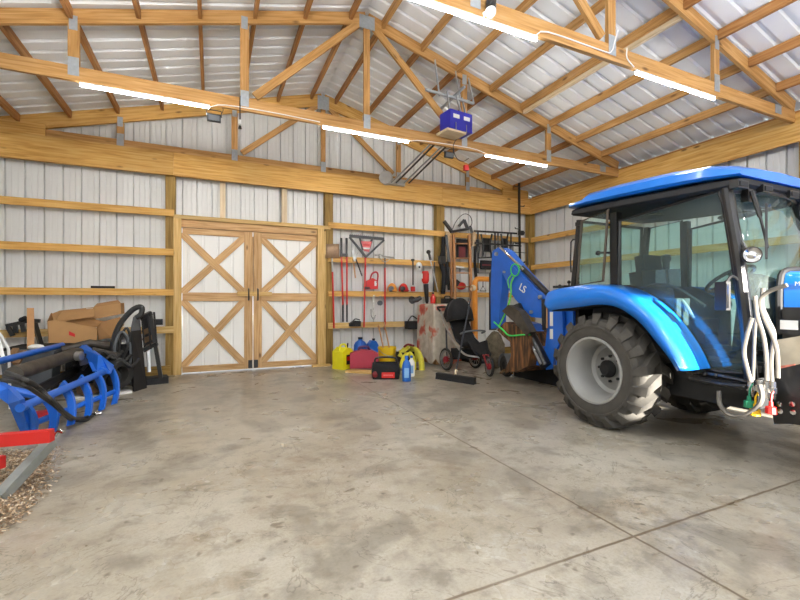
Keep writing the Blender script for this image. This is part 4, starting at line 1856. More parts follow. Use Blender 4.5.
single('wood_plank', mb, PINKW, 'narrow pinkish plank standing upright in front of the black carrier', 'plank', smooth=False)
t = thing('storage_tub', WY(33, 362, 6.6), 'grey plastic tub behind the grapple at the left', 'tub')
c = WY(33, 356, 6.7)
z1 = WY(33, 350, 6.7).z
rows = []
for z, s in ((0.02, .82), (z1 - .02, 1), (z1 - .02, 1.06), (z1, 1.06), (z1, .98), (.05, .8)):
    rows.append([(c.x + sx * .26 * s, c.y + sy * .18 * s, z) for sx, sy in ((-1, -1), (1, -1), (1, 1), (-1, 1))])
mb = MB()
mb.grid(rows, closed=True)
mb.face([mb.bm.verts.new(V(p)) for p in rows[0]])
mb.build('tub_body', TREADG, t, bevel=.01)
for i, (a, b_, l) in enumerate((((9, 362), (16, 349), 'short brown board leaning left of the grey tub'), ((16, 364), (24, 351), 'darker brown board leaning against the grey tub'))):
    mb = MB()
    mb.bar(WY(*a, 6.1), WY(*b_, 6.3), .06, .03)
    single('wood_board', mb, OLDWOOD, l, 'board', smooth=False)
mb = MB()
mb.tube([WY(-6, 330, 6.0), WY(0, 334, 6.0), WY(6, 345, 6.0), WY(9, 355, 6.0), V((WY(10, 360, 6.0).x, 6.0, .01))], .014, 8, smooth=3)
single('white_pipe', mb, WHITEP, 'thin white bent pipe above the brown boards at the left edge', 'pipe')
mb = MB()
mb.bar(WY(-2, 340, 5.6), WY(4, 363, 5.5), .03, .03)
single('white_stake', mb, WHITEP, 'white stake slanting down at the left edge behind the grapple', 'stake')
mb = MB()
mb.ball(WY(36, 347, 6.5), .07, 1.2, .8, .5)
single('white_bag', mb, LABEL, 'crumpled white bag lying on the grey tub', 'bag')

# dark machine parts behind the grapple
t = thing('machine_parts', (-1.6, 6.5, 0), 'dark greasy machine parts heaped between the grapple and the cartons', 'machine')
mb = MB()
mb.rbox((-1.42, 6.72, .42), (.6, .22, .10), .2)
mb.rbox((-1.42, 6.80, .57), (.65, .12, .06), .1)
mb.rbox((-1.40, 6.86, .29), (.7, .18, .5), .05)
mb.build('machine_body', BLACKM, t, bevel=.02)
mb = MB()
mb.tube([WY(62, 350, 6.6), WY(90, 343, 6.7), WY(115, 347, 6.8)], .05, 10)
mb.tube([WY(92, 350, 6.4), WY(120, 356, 6.5)], .04, 10)
mb.build('shaft', GREASE, t)
for px, py, Y, r in ((118, 374, 6.42, .19), (108, 380, 6.3, .15)):
    mb = MB()
    o_ = WY(px, py, Y)
    r = min(r, o_.z - .005)
    mb.lathe([(r * .55, -.06), (r * .9, -.07), (r, -.03), (r, .03), (r * .9, .07), (r * .55, .06)], o_, (.8, -.6, 0), 28, closed=True)
    mb.build('wheel', RUBBER, t)
for k in range(6):
    mb = MB()
    a = WY(64 + 9 * k, 362 + (k % 3) * 4, 6.3)
    mb.tube([a, a + V((.1, .1, .12)), a + V((.22, .1, .02)), a + V((.3, .2, .1))], .02, 7, smooth=4)
    mb.build('hose', HOSED, t)
mb = MB()
a, b_ = WZ(68, 399, .015), WZ(131, 391, .015)
mb.bar(a, b_, .16, .03)
single('white_board', mb, LABEL, 'white painted board flat on the floor behind the grapple tines', 'board', smooth=False)
mb = MB()
mb.rbox(WZ(96, 388, .10), (.35, .22, .10), .5)
single('metal_box', mb, DIRT, 'dusty brown metal box on floor behind the grapple tines', 'box', bevel=.02)
mb = MB()
mb.rbox(WZ(36, 416, .07), (.20, .12, .07), .5)
single('red_case', mb, REDP, 'small red case on the floor seen between the grapple tines', 'case', bevel=.015)

# black quick-attach frame with hoses
t = thing('attachment_frame', WZ(141, 390), 'tall black attachment frame with looped hoses left of the barn doors', 'frame')
f0 = [WZ(134, 392, .0), WZ(147, 388, .0)]
Yw_ = f0[0].y
yb_ = f0[1].y
mb = MB()
mb.prism([f0[0], f0[1], WY(141, 330, yb_), WY(132, 331, Yw_)], V((-.03, .10, 0)))
mb.build('front_plate', BLACKM, t, smooth=False, bevel=.006)
mb = MB()
mb.prism([WY(132, 331, Yw_ + .02), WY(141, 330, yb_ + .02), WY(140, 317, yb_ + .02), WY(135, 317, Yw_ + .02)], V((-.03, .06, 0)))
mb.build('grey_plate', GREY, t, smooth=False, bevel=.004)
mb = MB()
Ys = yb_ + .25
mb.bar(WY(150, 312.5, Ys), WY(161, 378, Ys), .07, .05)
mb.bar(WY(141, 318, Ys - .1), WY(151, 313, Ys), .05, .06)
mb.bar(WY(143, 350, Ys - .1), WY(157, 343, Ys), .05, .05)
mb.build('side_rail', BLACK, t, smooth=False, bevel=.006)
# slotted plate: four strips with gaps
for (p, q_) in (((142, 322), (152, 317)), ((142.5, 333), (153.5, 328)), ((143, 341), (155, 336)), ((144, 350), (156, 343))):
    mb = MB()
    mb.bar(WY(*p, Ys - .06), WY(*q_, Ys - .0), .02, .07)
    mb.build('slot_strip', DIRT if p[1] > 325 else BLACKM, t, smooth=False)
mb = MB()
mb.prism([WY(143, 320, Ys - .02), WY(152, 315, Ys + .03), WY(157, 344, Ys + .03), WY(145, 352, Ys - .02)], (0, .02, 0))
mb.build('back_plate', BLACKM, t, smooth=False)
for px in (142, 148, 154):
    mb = MB()
    dy = (px - 142) * .5
    mb.bar(WY(px, 318 - dy, Ys - .05), WY(px + 3, 352 - dy, Ys - .05), .05, .02)
    mb.build('slot_strip', BLACKM, t, smooth=False)
mb = MB()
mb.bar(WY(148, 345, Ys), WY(149, 372, Ys - .05), .04, .05)
mb.build('grey_strut', STEELB, t, smooth=False)
mb = MB()
mb.rbox((f0[1].x + .0, f0[1].y + .32, .05), (.45, .22, .10), .2)
mb.build('base', BLACKM, t, bevel=.02)
Yh = Yw_ - .02
for i, pl in enumerate(([(112, 372), (113, 345), (119, 326), (130, 312), (138, 307), (142, 308), (141, 314), (136, 318)],)):
    mb = MB()
    mb.tube([WY(x, y, Yh + .1) for x, y in pl], .035, 10, smooth=5)
    mb.build('thick_hose', BLACK, t)
for i, pl in enumerate(([(114, 370), (115, 345), (121, 332), (128, 338), (131, 355), (128, 370)], [(118, 365), (120, 340), (127, 328), (131, 345), (130, 378)],
                        [(122, 372), (117, 350), (124, 335), (130, 350)], [(125, 385), (121, 365), (127, 350), (132, 332)], [(113, 376), (119, 356), (127, 362), (130, 385)])):
    mb = MB()
    mb.tube([WY(x, y, Yh + .06 + .04 * (i % 3)) for x, y in pl], .017, 7, smooth=5)
    mb.build('hose', GREY if i in (0, 2) else HOSED, t)
mb = MB()
mb.rbox(WY(126, 360, Yh + .34), (.16, .12, .45), .3)
mb.build('frame_body', BLACKM, t, bevel=.02)
mb = MB()
mb.rbox(WY(157, 322, 7.6), (.16, .1, .09), .1)
single('trailer_ball_mount', mb, BLACKM, 'black metal lump lying on the lowest girt beside the left post', 'mount', bevel=.02)
mb = MB()
c = WY(103, 288, 7.72)
mb.rbox((c.x, 7.72, 1.424), (.30, .05, .035))
single('pry_bar', mb, BLACKM, 'thin black bar lying on top of the third girt above the cartons', 'bar', bevel=.008)
mb = MB()
mb.tube([WZ(154, 379, .02), WZ(163, 376, .02)], .022, 8)
single('pipe_offcut', mb, DIRT, 'short rusty pipe offcut on the floor left of the door jamb', 'pipe')
# ------------------------------------------------------------------ hand tools on the wall
YT = 7.682
G_T = 'long handled tools hanging on the wall'


def rod(a, b, r=.014, Y=YT, n=8):
    mb = MB()
    mb.tube([WY(*a, Y), WY(*b, Y)], r, n)
    return mb


t = thing('shovel', WY(333, 290, YT), 'square shovel hanging blade up with red handle beside the door', 'shovel', G_T)
mb = MB()
rows = []
for py in (244, 250, 258):
    rows.append([WY(326 + 13.0 * i / 6, py, YT - .015 + .03 * abs(i / 6 - .5)) for i in range(7)])
mb.grid(rows)
mb.build('blade', plain('tan worn steel', (168, 138, 108), .5, .3, .2, 20), t, solid=.006)
rod((332, 256), (332.5, 273), .016).build('socket', STEELB, t)
rod((332.5, 272), (334, 328), .017).build('handle', RED, t)
t = thing('bolt_cutter', WY(344, 290, YT), 'pair of long red handled cutters with black grips hanging upright', 'cutter', G_T)
for x0, x1 in ((341.5, 343), (346.8, 347)):
    rod((x0, 256), (x1, 305), .018).build('handle', RED, t)
    rod((x0 - .2, 238), (x0, 257), .022).build('grip', BLACK, t)
    rod((x1, 304), (x1, 322), .018).build('grip', BLACK, t)
mb = MB()
mb.rbox(WY(344.3, 255, YT), (.12, .05, .05))
mb.build('jaw_joint', BLACK, t, bevel=.01)
t = thing('pruning_shears', WY(357, 264, YT), 'open pruning shears with wooden handles hanging between cutter and rake', 'shears')
mb = MB()
mb.prism([WY(352, 248, YT), WY(356, 258, YT), WY(354, 261, YT), WY(351.5, 252, YT)], (0, -.008, 0))
mb.prism([WY(358, 252, YT - .01), WY(355, 262, YT - .01), WY(353, 259, YT - .01)], (0, -.008, 0))
mb.build('blade', STEELB, t, smooth=False)
rod((353, 259), (355.5, 278), .014).build('handle', PINKW, t)
rod((356, 259), (362, 276), .014).build('handle', BLACK, t)
t = thing('landscape_rake', WY(366, 280, YT), 'wide triangular black rake head with red label and red handle', 'rake', G_T)
mb = MB()
for a, b_ in (((349.5, 236), (384, 239)), ((349.5, 237), (366, 257)), ((384, 240), (366, 257)), ((360, 238), (363, 250)), ((372, 239), (369, 250))):
    mb.bar(WY(*a, YT - .03), WY(*b_, YT - .03), .03, .055 if a[1] == 236 else .034)
mb.build('rake_frame', GREY if False else plain('dark grey steel', (62, 64, 66), .5, .3), t, smooth=False)
for k in range(18):
    mb = MB()
    p = WY(350.5 + 33 * k / 17, 236.2 + 2.8 * k / 17, YT - .03)
    mb.bar(p, p + V((0, -.02, .05)), .008, .004)
    mb.build('tooth', STEELB, t, smooth=False)
mb = MB()
mb.prism([WY(361, 241, YT - .05), WY(372, 241.5, YT - .05), WY(369, 252, YT - .05), WY(364, 251, YT - .05)], (0, .006, 0))
o = mb.build('label', PINKL, t, smooth=False)
for k in range(2):
    mb = MB()
    mb.prism([WY(363, 244 + 3.4 * k, YT - .051), WY(370, 244.3 + 3.4 * k, YT - .051), WY(369.5, 246 + 3.4 * k, YT - .051), WY(363.5, 245.6 + 3.4 * k, YT - .051)], (0, -.002, 0))
    mb.build('label_band', RED if k == 0 else LABEL, o, smooth=False)
rod((365.5, 256), (364, 327), .017).build('handle', RED, t)
t = thing('pickaxe', WY(385, 280, YT), 'pickaxe with thin grey head and red handle hanging right of the rake', 'pickaxe', G_T)
mb = MB()
mb.tube([WY(375, 255, YT - .02), WY(380, 255, YT - .03), WY(385, 256.5, YT - .03), WY(394, 257.5, YT - .02)], .016, 6, smooth=3)
mb.tube([WY(380, 254, YT - .03), WY(380, 258, YT - .03)], .03, 8)
mb.tube([WY(380, 258, YT - .02), WY(385, 262, YT - .02), WY(390, 259, YT - .02)], .008, 6, smooth=3)
mb.build('head', STEELB, t)
rod((385, 258), (385, 268), .015).build('upper_handle', GREY, t)
rod((385, 268), (385, 330), .018).build('handle', RED, t)


def chainsaw():
    t = thing('chainsaw', WY(372, 289, 7.62), 'red chainsaw with looped handle standing on the third girt', 'chainsaw')
    Y = 7.67
    mb = MB()
    mb.prism([WY(367, 281, Y), WY(373, 278, Y), WY(378, 281, Y), WY(378, 289, Y), WY(366, 289.5, Y)], (0, .09, 0))
    mb.build('motor_housing', RED, t, bevel=.015)
    mb = MB()
    mb.tube([WY(370, 280, Y), WY(372, 274, Y), WY(376, 272, Y), WY(378, 275, Y), WY(377, 283, Y)], .017, 8, smooth=4)
    mb.build('handle', REDP, t)
    mb = MB()
    mb.prism([WY(374.5, 281, Y - .003), WY(377, 281, Y - .003), WY(376.5, 286, Y - .003), WY(374.5, 286, Y - .003)], (0, .004, 0))
    mb.build('white_panel', LABEL, t)
    mb = MB()
    mb.rbox(WY(367, 288, Y), (.10, .06, .04))
    mb.build('air_cover', BLACK, t, bevel=.01)


chainsaw()
for px, m, lab in ((392, ORANGE, 'orange forestry helmet with dark visor on the third girt'), (403.5, RED, 'red forestry helmet with ear muffs beside the orange one')):
    c = WY(px, 288, 7.73)
    c.z = 1.406
    t = thing('safety_helmet', c, lab, 'helmet', 'helmets on the girt')
    mb = MB()
    rows = []
    for i in range(7):
        a = PI / 2 * i / 6
        rows.append([c + V((.105 * math.cos(a) * math.cos(b), .09 * math.cos(a) * math.sin(b), .17 * math.sin(a))) for b in [2 * PI * k / 18 for k in range(18)]])
    mb.grid(rows, closed=True)
    mb.build('shell', m, t, solid=.004)
    mb = MB()
    mb.ball(c + V((-.05, -.075, .05)), .06, 1.1, .4, 1)
    mb.build('visor' if px == 392 else 'ear_muff', GREY if px == 392 else BLACK, t)
    mb = MB()
    mb.rbox(c + V((.02, -.10, .02)), (.12, .04, .014))
    mb.build('peak', m, t, bevel=.004)
t = thing('axe', WY(413, 289, YT), 'black shafted axe with red end leaning on the wall by the helmets', 'axe')
rod((413, 259), (413, 285), .014).build('shaft', BLACK, t)
mb = MB()
mb.rbox(WY(412.8, 289, YT - .02), (.08, .05, .10))
mb.build('head', RED, t, bevel=.015)
mb = MB()
mb.rbox(WY(412.8, 260, YT), (.06, .04, .04))
mb.build('knob', BLACK, t, bevel=.01)
t = thing('leaf_blower', WY(424, 280, 7.55), 'red hand leaf blower with black nozzle hanging nose down on the wall', 'leaf blower')
mb = MB()
mb.lathe([(0, .0), (.05, .01), (.075, .06), (.078, .20), (.06, .26), (0, .27)], WY(425.5, 284, 7.53), (-.02, 0, 1), 16)
mb.build('body', RED, t)
mb = MB()
mb.lathe([(.055, 0), (.05, -.12), (.035, -.36), (.02, -.40)], WY(426, 284, 7.53), (-.06, 0, 1), 14)
mb.build('nozzle', BLACK, t)
mb = MB()
mb.ball(WY(419, 266, 7.53), .075, .9, .7, 1.1)
mb.build('fan_cover', WHITEP, t)
mb = MB()
mb.ball(WY(419.5, 267, 7.47), .022)
mb.build('cap', BLACK, t)
mb = MB()
mb.rbox(WY(421.5, 276, 7.45), (.05, .012, .10))
mb.build('white_label', LABEL, t)
t = thing('string_trimmer', WY(434, 290, 7.6), 'grey shafted string trimmer with black head leaning by the blower', 'trimmer')
mb = MB()
mb.tube([WY(430, 258, 7.58), WY(438, 292, 7.55)], .014, 8)
mb.build('shaft', STEELB, t)
mb = MB()
mb.ball(WY(428.5, 252, 7.58), .05, 1, .8, .9)
mb.tube([WY(429, 253, 7.58), WY(430.5, 260, 7.58)], .028, 8)
mb.build('head', BLACK, t)
mb = MB()
mb.tube([WY(434.5, 262, 7.60), WY(433.5, 291, 7.6)], .014, 8)
single('digging_bar', mb, BLACK, 'thin black bar standing right of the grey trimmer shaft', 'bar')
# things under the third girt
t = thing('chain', WY(373, 300, YT), 'pale hook and chain hanging below the chainsaw', 'chain')
mb = MB()
for k in range(7):
    c = WY(374 - .2 * k, 297 + 3.0 * k, YT)
    ax1 = V((1, 0, 0)) if k % 2 == 0 else V((0, 1, 0))
    mb.tube([c + ax1 * .016 * math.cos(a) + V((0, 0, .036 * math.sin(a))) for a in [2 * PI * j / 10 for j in range(10)]], .007, 5, closed=True)
mb.build('links', LABEL, t)
mb = MB()
mb.tube([WY(371, 309, YT), WY(371.5, 316, YT), WY(374, 319, YT), WY(375.5, 315, YT)], .012, 6, smooth=3)
mb.build('hook', STEELB, t)
t = thing('pulley_block', WY(380, 301, YT), 'small grey pulley hanging right of the chain', 'pulley')
mb = MB()
mb.lathe([(.05, -.02), (.03, -.008), (.03, .008), (.05, .02), (0, .025)], WY(380, 303, YT), (0, 1, 0), 16)
mb.build('sheave', GREY, t)
mb = MB()
mb.tube([WY(379, 297, YT), WY(381, 296.5, YT), WY(382, 303, YT)], .01, 6, smooth=3)
mb.build('hook', STEELB, t)
t = thing('nail_gun', WY(355, 326, 7.6), 'black power tool lying on the lowest girt below the cutters', 'power tool')
mb = MB()
mb.prism([WY(350, 326.5, 7.62), WY(350, 323.5, 7.62), WY(354, 320.5, 7.62), WY(361, 321, 7.62), WY(361, 326.5, 7.62)], (0, .08, 0))
mb.build('body', BLACKM, t, bevel=.01)
mb = MB()
mb.tube([WY(352, 323, 7.61), WY(355, 319, 7.61), WY(360, 320, 7.61)], .012, 6, smooth=3)
mb.build('handle', BLACK, t)

# ------------------------------------------------------------------ fuel cans, bucket, bag on the floor
def can(name, c, w, dpt, h, mat, label, cat, rz=0.0):
    t = thing(name, c, label, cat)
    M = Matrix.Translation(c) @ Matrix.Rotation(rz, 4, 'Z')
    mb = MB()
    prof = [(-w / 2, 0), (w / 2, 0), (w / 2, h * .70), (w * .28, h * .86), (-w * .10, h * .90), (-w / 2, h * .72)]
    mb.prism([M @ V((x, -dpt / 2, z)) for x, z in prof], (M.to_3x3() @ V((0, dpt, 0))))
    body = mb.build('body', mat, t, bevel=.022, seg=2)
    return t, M, body


c = WZ(343, 368.5)
t, M, bd = can('fuel_can', c, .27, .26, .43, YEL, 'yellow fuel can with black spout beside the right door post', 'fuel can', .5)
mb = MB()
mb.tube([M @ V((-.10, 0, .32)), M @ V((-.06, 0, .42)), M @ V((.05, 0, .43)), M @ V((.09, 0, .34))], .018, 8, smooth=4)
mb.build('handle', YEL, t)
mb = MB()
mb.lathe([(.03, 0), (.03, .03), (.016, .035), (.012, .12), (0, .12)], M @ V((.10, -.0, .33)), (.15, 0, 1), 12)
mb.build('spout', BLACK, t)
mb = MB()
mb.rbox(M @ V((.02, -.132, .17)), (.13, .004, .17), .5)
o = mb.build('label', BLACK, t)
mb = MB()
mb.rbox(M @ V((.02, -.136, .19)), (.11, .003, .07), .5)
mb.build('label_band', RED, o)
c = WZ(364, 370) + V((.03, .08, .03))
t, M, bd = can('fuel_can', c, .50, .22, .36, GASRED, 'wide faded red fuel can on a wooden board beside the yellow can', 'fuel can', -.30)
mb = MB()
mb.tube([M @ V((-.10, 0, .30)), M @ V((-.08, 0, .36)), M @ V((.06, 0, .37)), M @ V((.10, 0, .31))], .02, 8, smooth=4)
mb.build('handle', plain('dark purple plastic', (70, 34, 84), .5), t)
mb = MB()
mb.prism([M @ V((-.23, -.113, .03)), M @ V((.22, -.113, .03)), M @ V((0, -.113, .17))], M.to_3x3() @ V((0, -.006, 0)))
mb.build('moulded_rib', GASRED, t)
mb = MB()
a = WZ(350, 371.5, .015)
b_ = WZ(386, 374, .015)
mb.bar(a + V((0, .1, 0)), b_ + V((0, .1, 0)), .24, .028)
single('wood_board', mb, JAMB, 'flat wooden board under the red fuel can', 'board', smooth=False)
t = thing('water_jug', WZ(360, 362), 'blue jug with dark cap behind the red fuel can', 'jug')
c = WZ(361, 363)
for k, (dx, m) in enumerate(((-.12, BLUEP), (.13, BLUEP))):
    pass
mb = MB()
mb.lathe([(0, 0), (.12, .0), (.13, .03), (.13, .34), (.10, .40), (.04, .44), (.04, .47), (0, .47)], c + V((.02, .10, 0)), (0, 0, 1), 20)
mb.build('body', BLUEP, t)
mb = MB()
mb.tube([c + V((.02, -.0, .42)), c + V((.02, -.03, .36)), c + V((.02, -.03, .26))], .016, 6, smooth=3)
mb.build('handle', BLUEP, t)
mb = MB()
mb.lathe([(.046, 0), (.046, .03), (0, .035)], c + V((.02, .10, .465)), (0, 0, 1), 14)
mb.build('cap', BLACK, t)
c = WZ(372, 363) + V((.07, .04, 0))
t = thing('oil_jug', c, 'blue oil jug between the red can and the yellow bucket', 'jug')
mb = MB()
mb.prism([c + V((-.1, .04, 0)), c + V((.1, .04, 0)), c + V((.1, .04, .34)), c + V((.05, .04, .42)), c + V((-.04, .04, .43)), c + V((-.1, .04, .36))], (0, .14, 0))
mb.build('body', BLUEP, t, bevel=.02, seg=2)
mb = MB()
mb.lathe([(.03, 0), (.03, .04), (0, .045)], c + V((.02, .11, .425)), (0, 0, 1), 12)
mb.build('cap', BLACK, t)
c = WZ(338, 362)
t = thing('toolbox', c, 'dark box with red strap behind the yellow fuel can', 'box')
mb = MB()
mb.rbox(c + V((.02, .12, .20)), (.24, .2, .38))
mb.build('body', BLACKM, t, bevel=.02)
mb = MB()
mb.rbox(c + V((.04, .12, .42)), (.2, .06, .05), 0, 0, -.2)
mb.build('handle', plain('dull red', (120, 40, 48), .6), t, bevel=.01)

c = WZ(387.5, 367)
t = thing('bucket', c, 'yellow plastic bucket holding wooden sticks behind the black tool bag', 'bucket')
mb = MB()
mb.lathe([(0, .01), (.135, .01), (.14, .02), (.165, .33), (.172, .33), (.172, .37), (.16, .37), (.15, .34), (.13, .03), (0, .03)], c + V((0, .02, 0)), (0, 0, 1), 28)
mb.build('bucket_body', YEL2, t)
mb = MB()
mb.tube([c + V((-.175, .02, .34)), c + V((-.12, -.10, .26)), c + V((0, -.17, .22)), c + V((.12, -.10, .26)), c + V((.175, .02, .34))], .005, 6, smooth=4)
mb.build('bail', STEELB, t)
for a, b_, l in (((385, 356), (378.5, 325), 'slim wooden stick leaning left in the yellow bucket'), ((391, 356), (384, 322), 'slim wooden stick leaning right of the other in the yellow bucket')):
    mb = MB()
    mb.tube([WY(*a, c.y + .05), WY(*b_, c.y + .22)], .014, 8)
    single('wood_stick', mb, PINKW, l, 'stick')
# black open tool bag with red label
c = WZ(387, 379.5) + V((.03, .12, 0))
t = thing('tool_bag', c, 'open black tool bag with red label in front of yellow bucket', 'tool bag')
rz = -.42
M = Matrix.Translation(c) @ Matrix.Rotation(rz, 4, 'Z')
mb = MB()
rows = []
for z, w, d_ in ((.0, .40, .22), (.10, .43, .25), (.24, .40, .22), (.245, .37, .19), (.08, .36, .17)):
    rows.append([M @ V((w / 2 * x, d_ / 2 * y, z)) for x, y in ((-1, -1), (-.5, -1.08), (0, -1.1), (.5, -1.08), (1, -1), (1.06, 0), (1, 1), (0, 1.1), (-1, 1), (-1.06, 0))])
mb.grid(rows, closed=True)
mb.face([mb.bm.verts.new(V(p)) for p in rows[0]])
mb.face([mb.bm.verts.new(V(p)) for p in rows[-1]])
mb.build('bag_body', SOFT, t, angle=50)
mb = MB()
mb.tube([M @ V((-.17, 0, .22)), M @ V((-.16, 0, .31)), M @ V((0, 0, .33)), M @ V((.16, 0, .31)), M @ V((.17, 0, .22))], .016, 8, smooth=3)
mb.build('handle', BLACK, t)
mb = MB()
mb.rbox(M @ V((.04, -.142, .07)), (.20, .008, .085), rz)
o = mb.build('red_label', RED, t)
mb = MB()
mb.rbox(M @ V((.04, -.147, .07)), (.15, .004, .022), rz)
mb.build('label_text_band', PINKL, o)
mb = MB()
mb.ball(M @ V((-.16, -.13, .08)), .05, 1, .4, 1)
mb.build('red_badge', plain('dark red', (120, 24, 30), .5), t)
# yellow webbing heap
t = thing('tow_strap', WZ(412, 369), 'heap of yellow tow webbing draped beside the canvas covered stack', 'strap')
base = WZ(412, 370)


def ribbon(pl, w, mat, name):
    mb = MB()
    pts = catmull([V(p) for p in pl], 6)
    rows = []
    for i, p in enumerate(pts):
        a, b = pts[max(0, i - 1)], pts[min(len(pts) - 1, i + 1)]
        d = (b - a).normalized()
        s = d.cross(V((.55, -.8, .2))).normalized()
        s = d.cross(s).normalized() if abs(d.z) > 2 else V((.62, -.55, .1)).normalized().cross(d).cross(d).normalized()
        rows.append([p - s * w / 2, p + s * w / 2])
    mb.grid(rows)
    return mb.build(name, mat, t, solid=.006)


DULLY = plain('dull yellow webbing', (206, 196, 62), .75, 0, .18, 14)
YS = base.y
ribbon([WY(400, 357, YS + .2), WY(404, 350, YS + .2), WY(410, 347, YS + .15), WY(417, 351, YS + .1), WY(421, 360, YS), WY(422, 371, YS - .1)], .10, DULLY, 'webbing')
ribbon([WY(399, 352, YS + .3), WY(407, 349, YS + .28), WY(414, 353, YS + .25), WY(417, 362, YS + .2)], .09, DULLY, 'webbing')
ribbon([WY(401, 368, YS + .05), WY(404, 358, YS + .1), WY(409, 353, YS + .1), WY(413, 360, YS + .05), WY(414, 370, YS)], .09, plain('yellow webbing', (226, 216, 60), .7, 0, .1), 'webbing')
mb = MB()
mb.rbox(base + V((.02, .30, .15)), (.3, .2, .28), .3)
mb.build('inner_bundle', SOFT, t, bevel=.05, seg=2)
mb = MB()
mb.tube([WY(404, 347, YS + .1), WY(408, 344.5, YS + .1), WY(414, 346, YS + .1)], .02, 8, smooth=3)
mb.build('red_loop', plain('dull red', (120, 40, 48), .6), t)


def bottle(c, r, h, mat, capm, label):
    t = thing('bottle', c, label, 'bottle')
    mb = MB()
    mb.lathe([(0, 0), (r * .92, 0), (r, .015), (r, h * .62), (r * .72, h * .76), (r * .34, h * .84), (r * .34, h * .90), (0, h * .90)], c, (0, 0, 1), 20)
    mb.build('body', mat, t)
    mb = MB()
    mb.lathe([(r * .42, h * .89), (r * .42, h * .98), (r * .36, h), (0, h)], c, (0, 0, 1), 14)
    mb.build('cap', capm, t)
    mb = MB()
    mb.rbox(c + V((-.4, -.92, 0)).normalized() * r * .98 + V((0, 0, h * .35)), (r * 1.0, .004, h * .38), -.41)
    mb.build('label', plain('pale blue label', (130, 180, 226), .5), t)
    return t


bottle(WZ(406.5, 381), .068, .38, BLUEP, BLUEP, 'blue plastic bottle standing on the open floor beside the tool bag')
bottle(WZ(411.5, 376), .055, .33, WHITEP, BLUEP, 'white bottle standing just behind the blue bottle')

# ------------------------------------------------------------------ canvas covered stack
t = thing('covered_stack', (3.95, 7.0, 0), 'stack draped in pale canvas with red blotches left of the stroller', 'covered stack')
x0, x1, y0, y1, zt = 3.80, 4.36, 6.86, 7.54, 1.13
per = []
N = 14
for i in range(N):
    per.append((x0 + (x1 - x0) * i / N, y0))
for i in range(N):
    per.append((x1, y0 + (y1 - y0) * i / N))
for i in range(N):
    per.append((x1 - (x1 - x0) * i / N, y1))
for i in range(N):
    per.append((x0, y1 - (y1 - y0) * i / N))
rr = random.Random(5)
ph = [rr.uniform(0, 6) for _ in range(4)]
rows = []
cx_, cy_ = (x0 + x1) / 2, (y0 + y1) / 2
for j in range(13):
    f = j / 12
    z = zt - (zt - .05) * f
    row = []
    for k, (x, y) in enumerate(per):
        s = 1.0 + .04 * f + .03 * f * math.sin(k * 1.1 + ph[0] + f) + .02 * min(1, 2 * f) * math.sin(k * 2.3 + ph[1] + f * 3)
        zz = z + (.05 * math.sin(k * .9 + 1) + .03 * math.sin(k * 1.7)) * f * (1 if j == 12 else .3)
        row.append((cx_ + (x - cx_) * s, cy_ + (y - cy_) * s, max(.012, zz)))
    rows.append(row)
top = [[(cx_ + (p[0] - cx_) * s, cy_ + (p[1] - cy_) * s, zt + h) for p in rows[0]] for s, h in ((.02, .03), (.5, .032), (.92, .022))]
mb = MB()
mb.grid(top + rows, closed=True)
CANV, nt, bs = nodes('stained canvas')
tc = nt.nodes.new('ShaderNodeTexCoord')
n1 = nt.nodes.new('ShaderNodeTexNoise')
n1.inputs['Scale'].default_value = 3.2
n1.inputs['Detail'].default_value = 3
nt.links.new(tc.outputs['Object'], n1.inputs['Vector'])
r1 = ramp(nt, [(.0, srgb(196, 186, 168)), (.54, srgb(208, 198, 182)), (.61, srgb(204, 112, 92)), (.75, srgb(190, 72, 60))])
nt.links.new(n1.outputs['Fac'], r1.inputs['Fac'])
n2 = nt.nodes.new('ShaderNodeTexNoise')
n2.inputs['Scale'].default_value = 9
n2.inputs['Detail'].default_value = 6
nt.links.new(tc.outputs['Object'], n2.inputs['Vector'])
r2 = ramp(nt, [(.3, (.74, .72, .68, 1)), (.62, (1, 1, 1, 1))])
nt.links.new(n2.outputs['Fac'], r2.inputs['Fac'])
mm = nt.nodes.new('ShaderNodeMix')
mm.data_type = 'RGBA'
mm.blend_type = 'MULTIPLY'
mm.inputs['Factor'].default_value = 1
nt.links.new(r1.outputs['Color'], mm.inputs['A'])
nt.links.new(r2.outputs['Color'], mm.inputs['B'])
nt.links.new(mm.outputs['Result'], bs.inputs['Base Color'])
bs.inputs['Roughness'].default_value = .9
mb.build('canvas_cover', CANV, t, angle=80)
mb = MB()
mb.box((x0 + .08, y0 + .08, .0), (x1 - .08, y1 - .08, zt - .03))
mb.build('stacked_boxes', CARD2, t)
c = V((4.02, 7.05, zt + .04))
c = WY(433, 300.5, 7.15)
t = thing('fuel_bottle', c, 'little red bottle standing on the canvas covered stack', 'bottle')
mb = MB()
mb.lathe([(0, 0), (.05, 0), (.055, .02), (.055, .11), (.03, .15), (.02, .19), (0, .19)], V((c.x, c.y, zt + .036)), (0, 0, 1), 16)
mb.build('body', RED, t)
mb = MB()
mb.lathe([(.024, .185), (.024, .215), (0, .22)], V((c.x, c.y, zt + .036)), (0, 0, 1), 10)
mb.build('cap', BLACK, t)
c = V((4.20, 7.05, zt + .034))
t = thing('battery_charger', c, 'black battery charger lying on top of the canvas covered stack', 'charger')
mb = MB()
mb.rbox(c + V((0, 0, .05)), (.2, .16, .10), .3)
mb.build('body', BLACKM, t, bevel=.015)
mb = MB()
mb.tube([c + V((-.06, 0, .1)), c + V((-.05, 0, .14)), c + V((.05, 0, .14)), c + V((.06, 0, .1))], .012, 6, smooth=3)
mb.build('handle', BLACK, t)
t = thing('grinder', WY(418, 300, 7.4), 'dark grey grinder hanging below the leaf blower', 'grinder')
mb = MB()
c = WY(417, 300, 7.5)
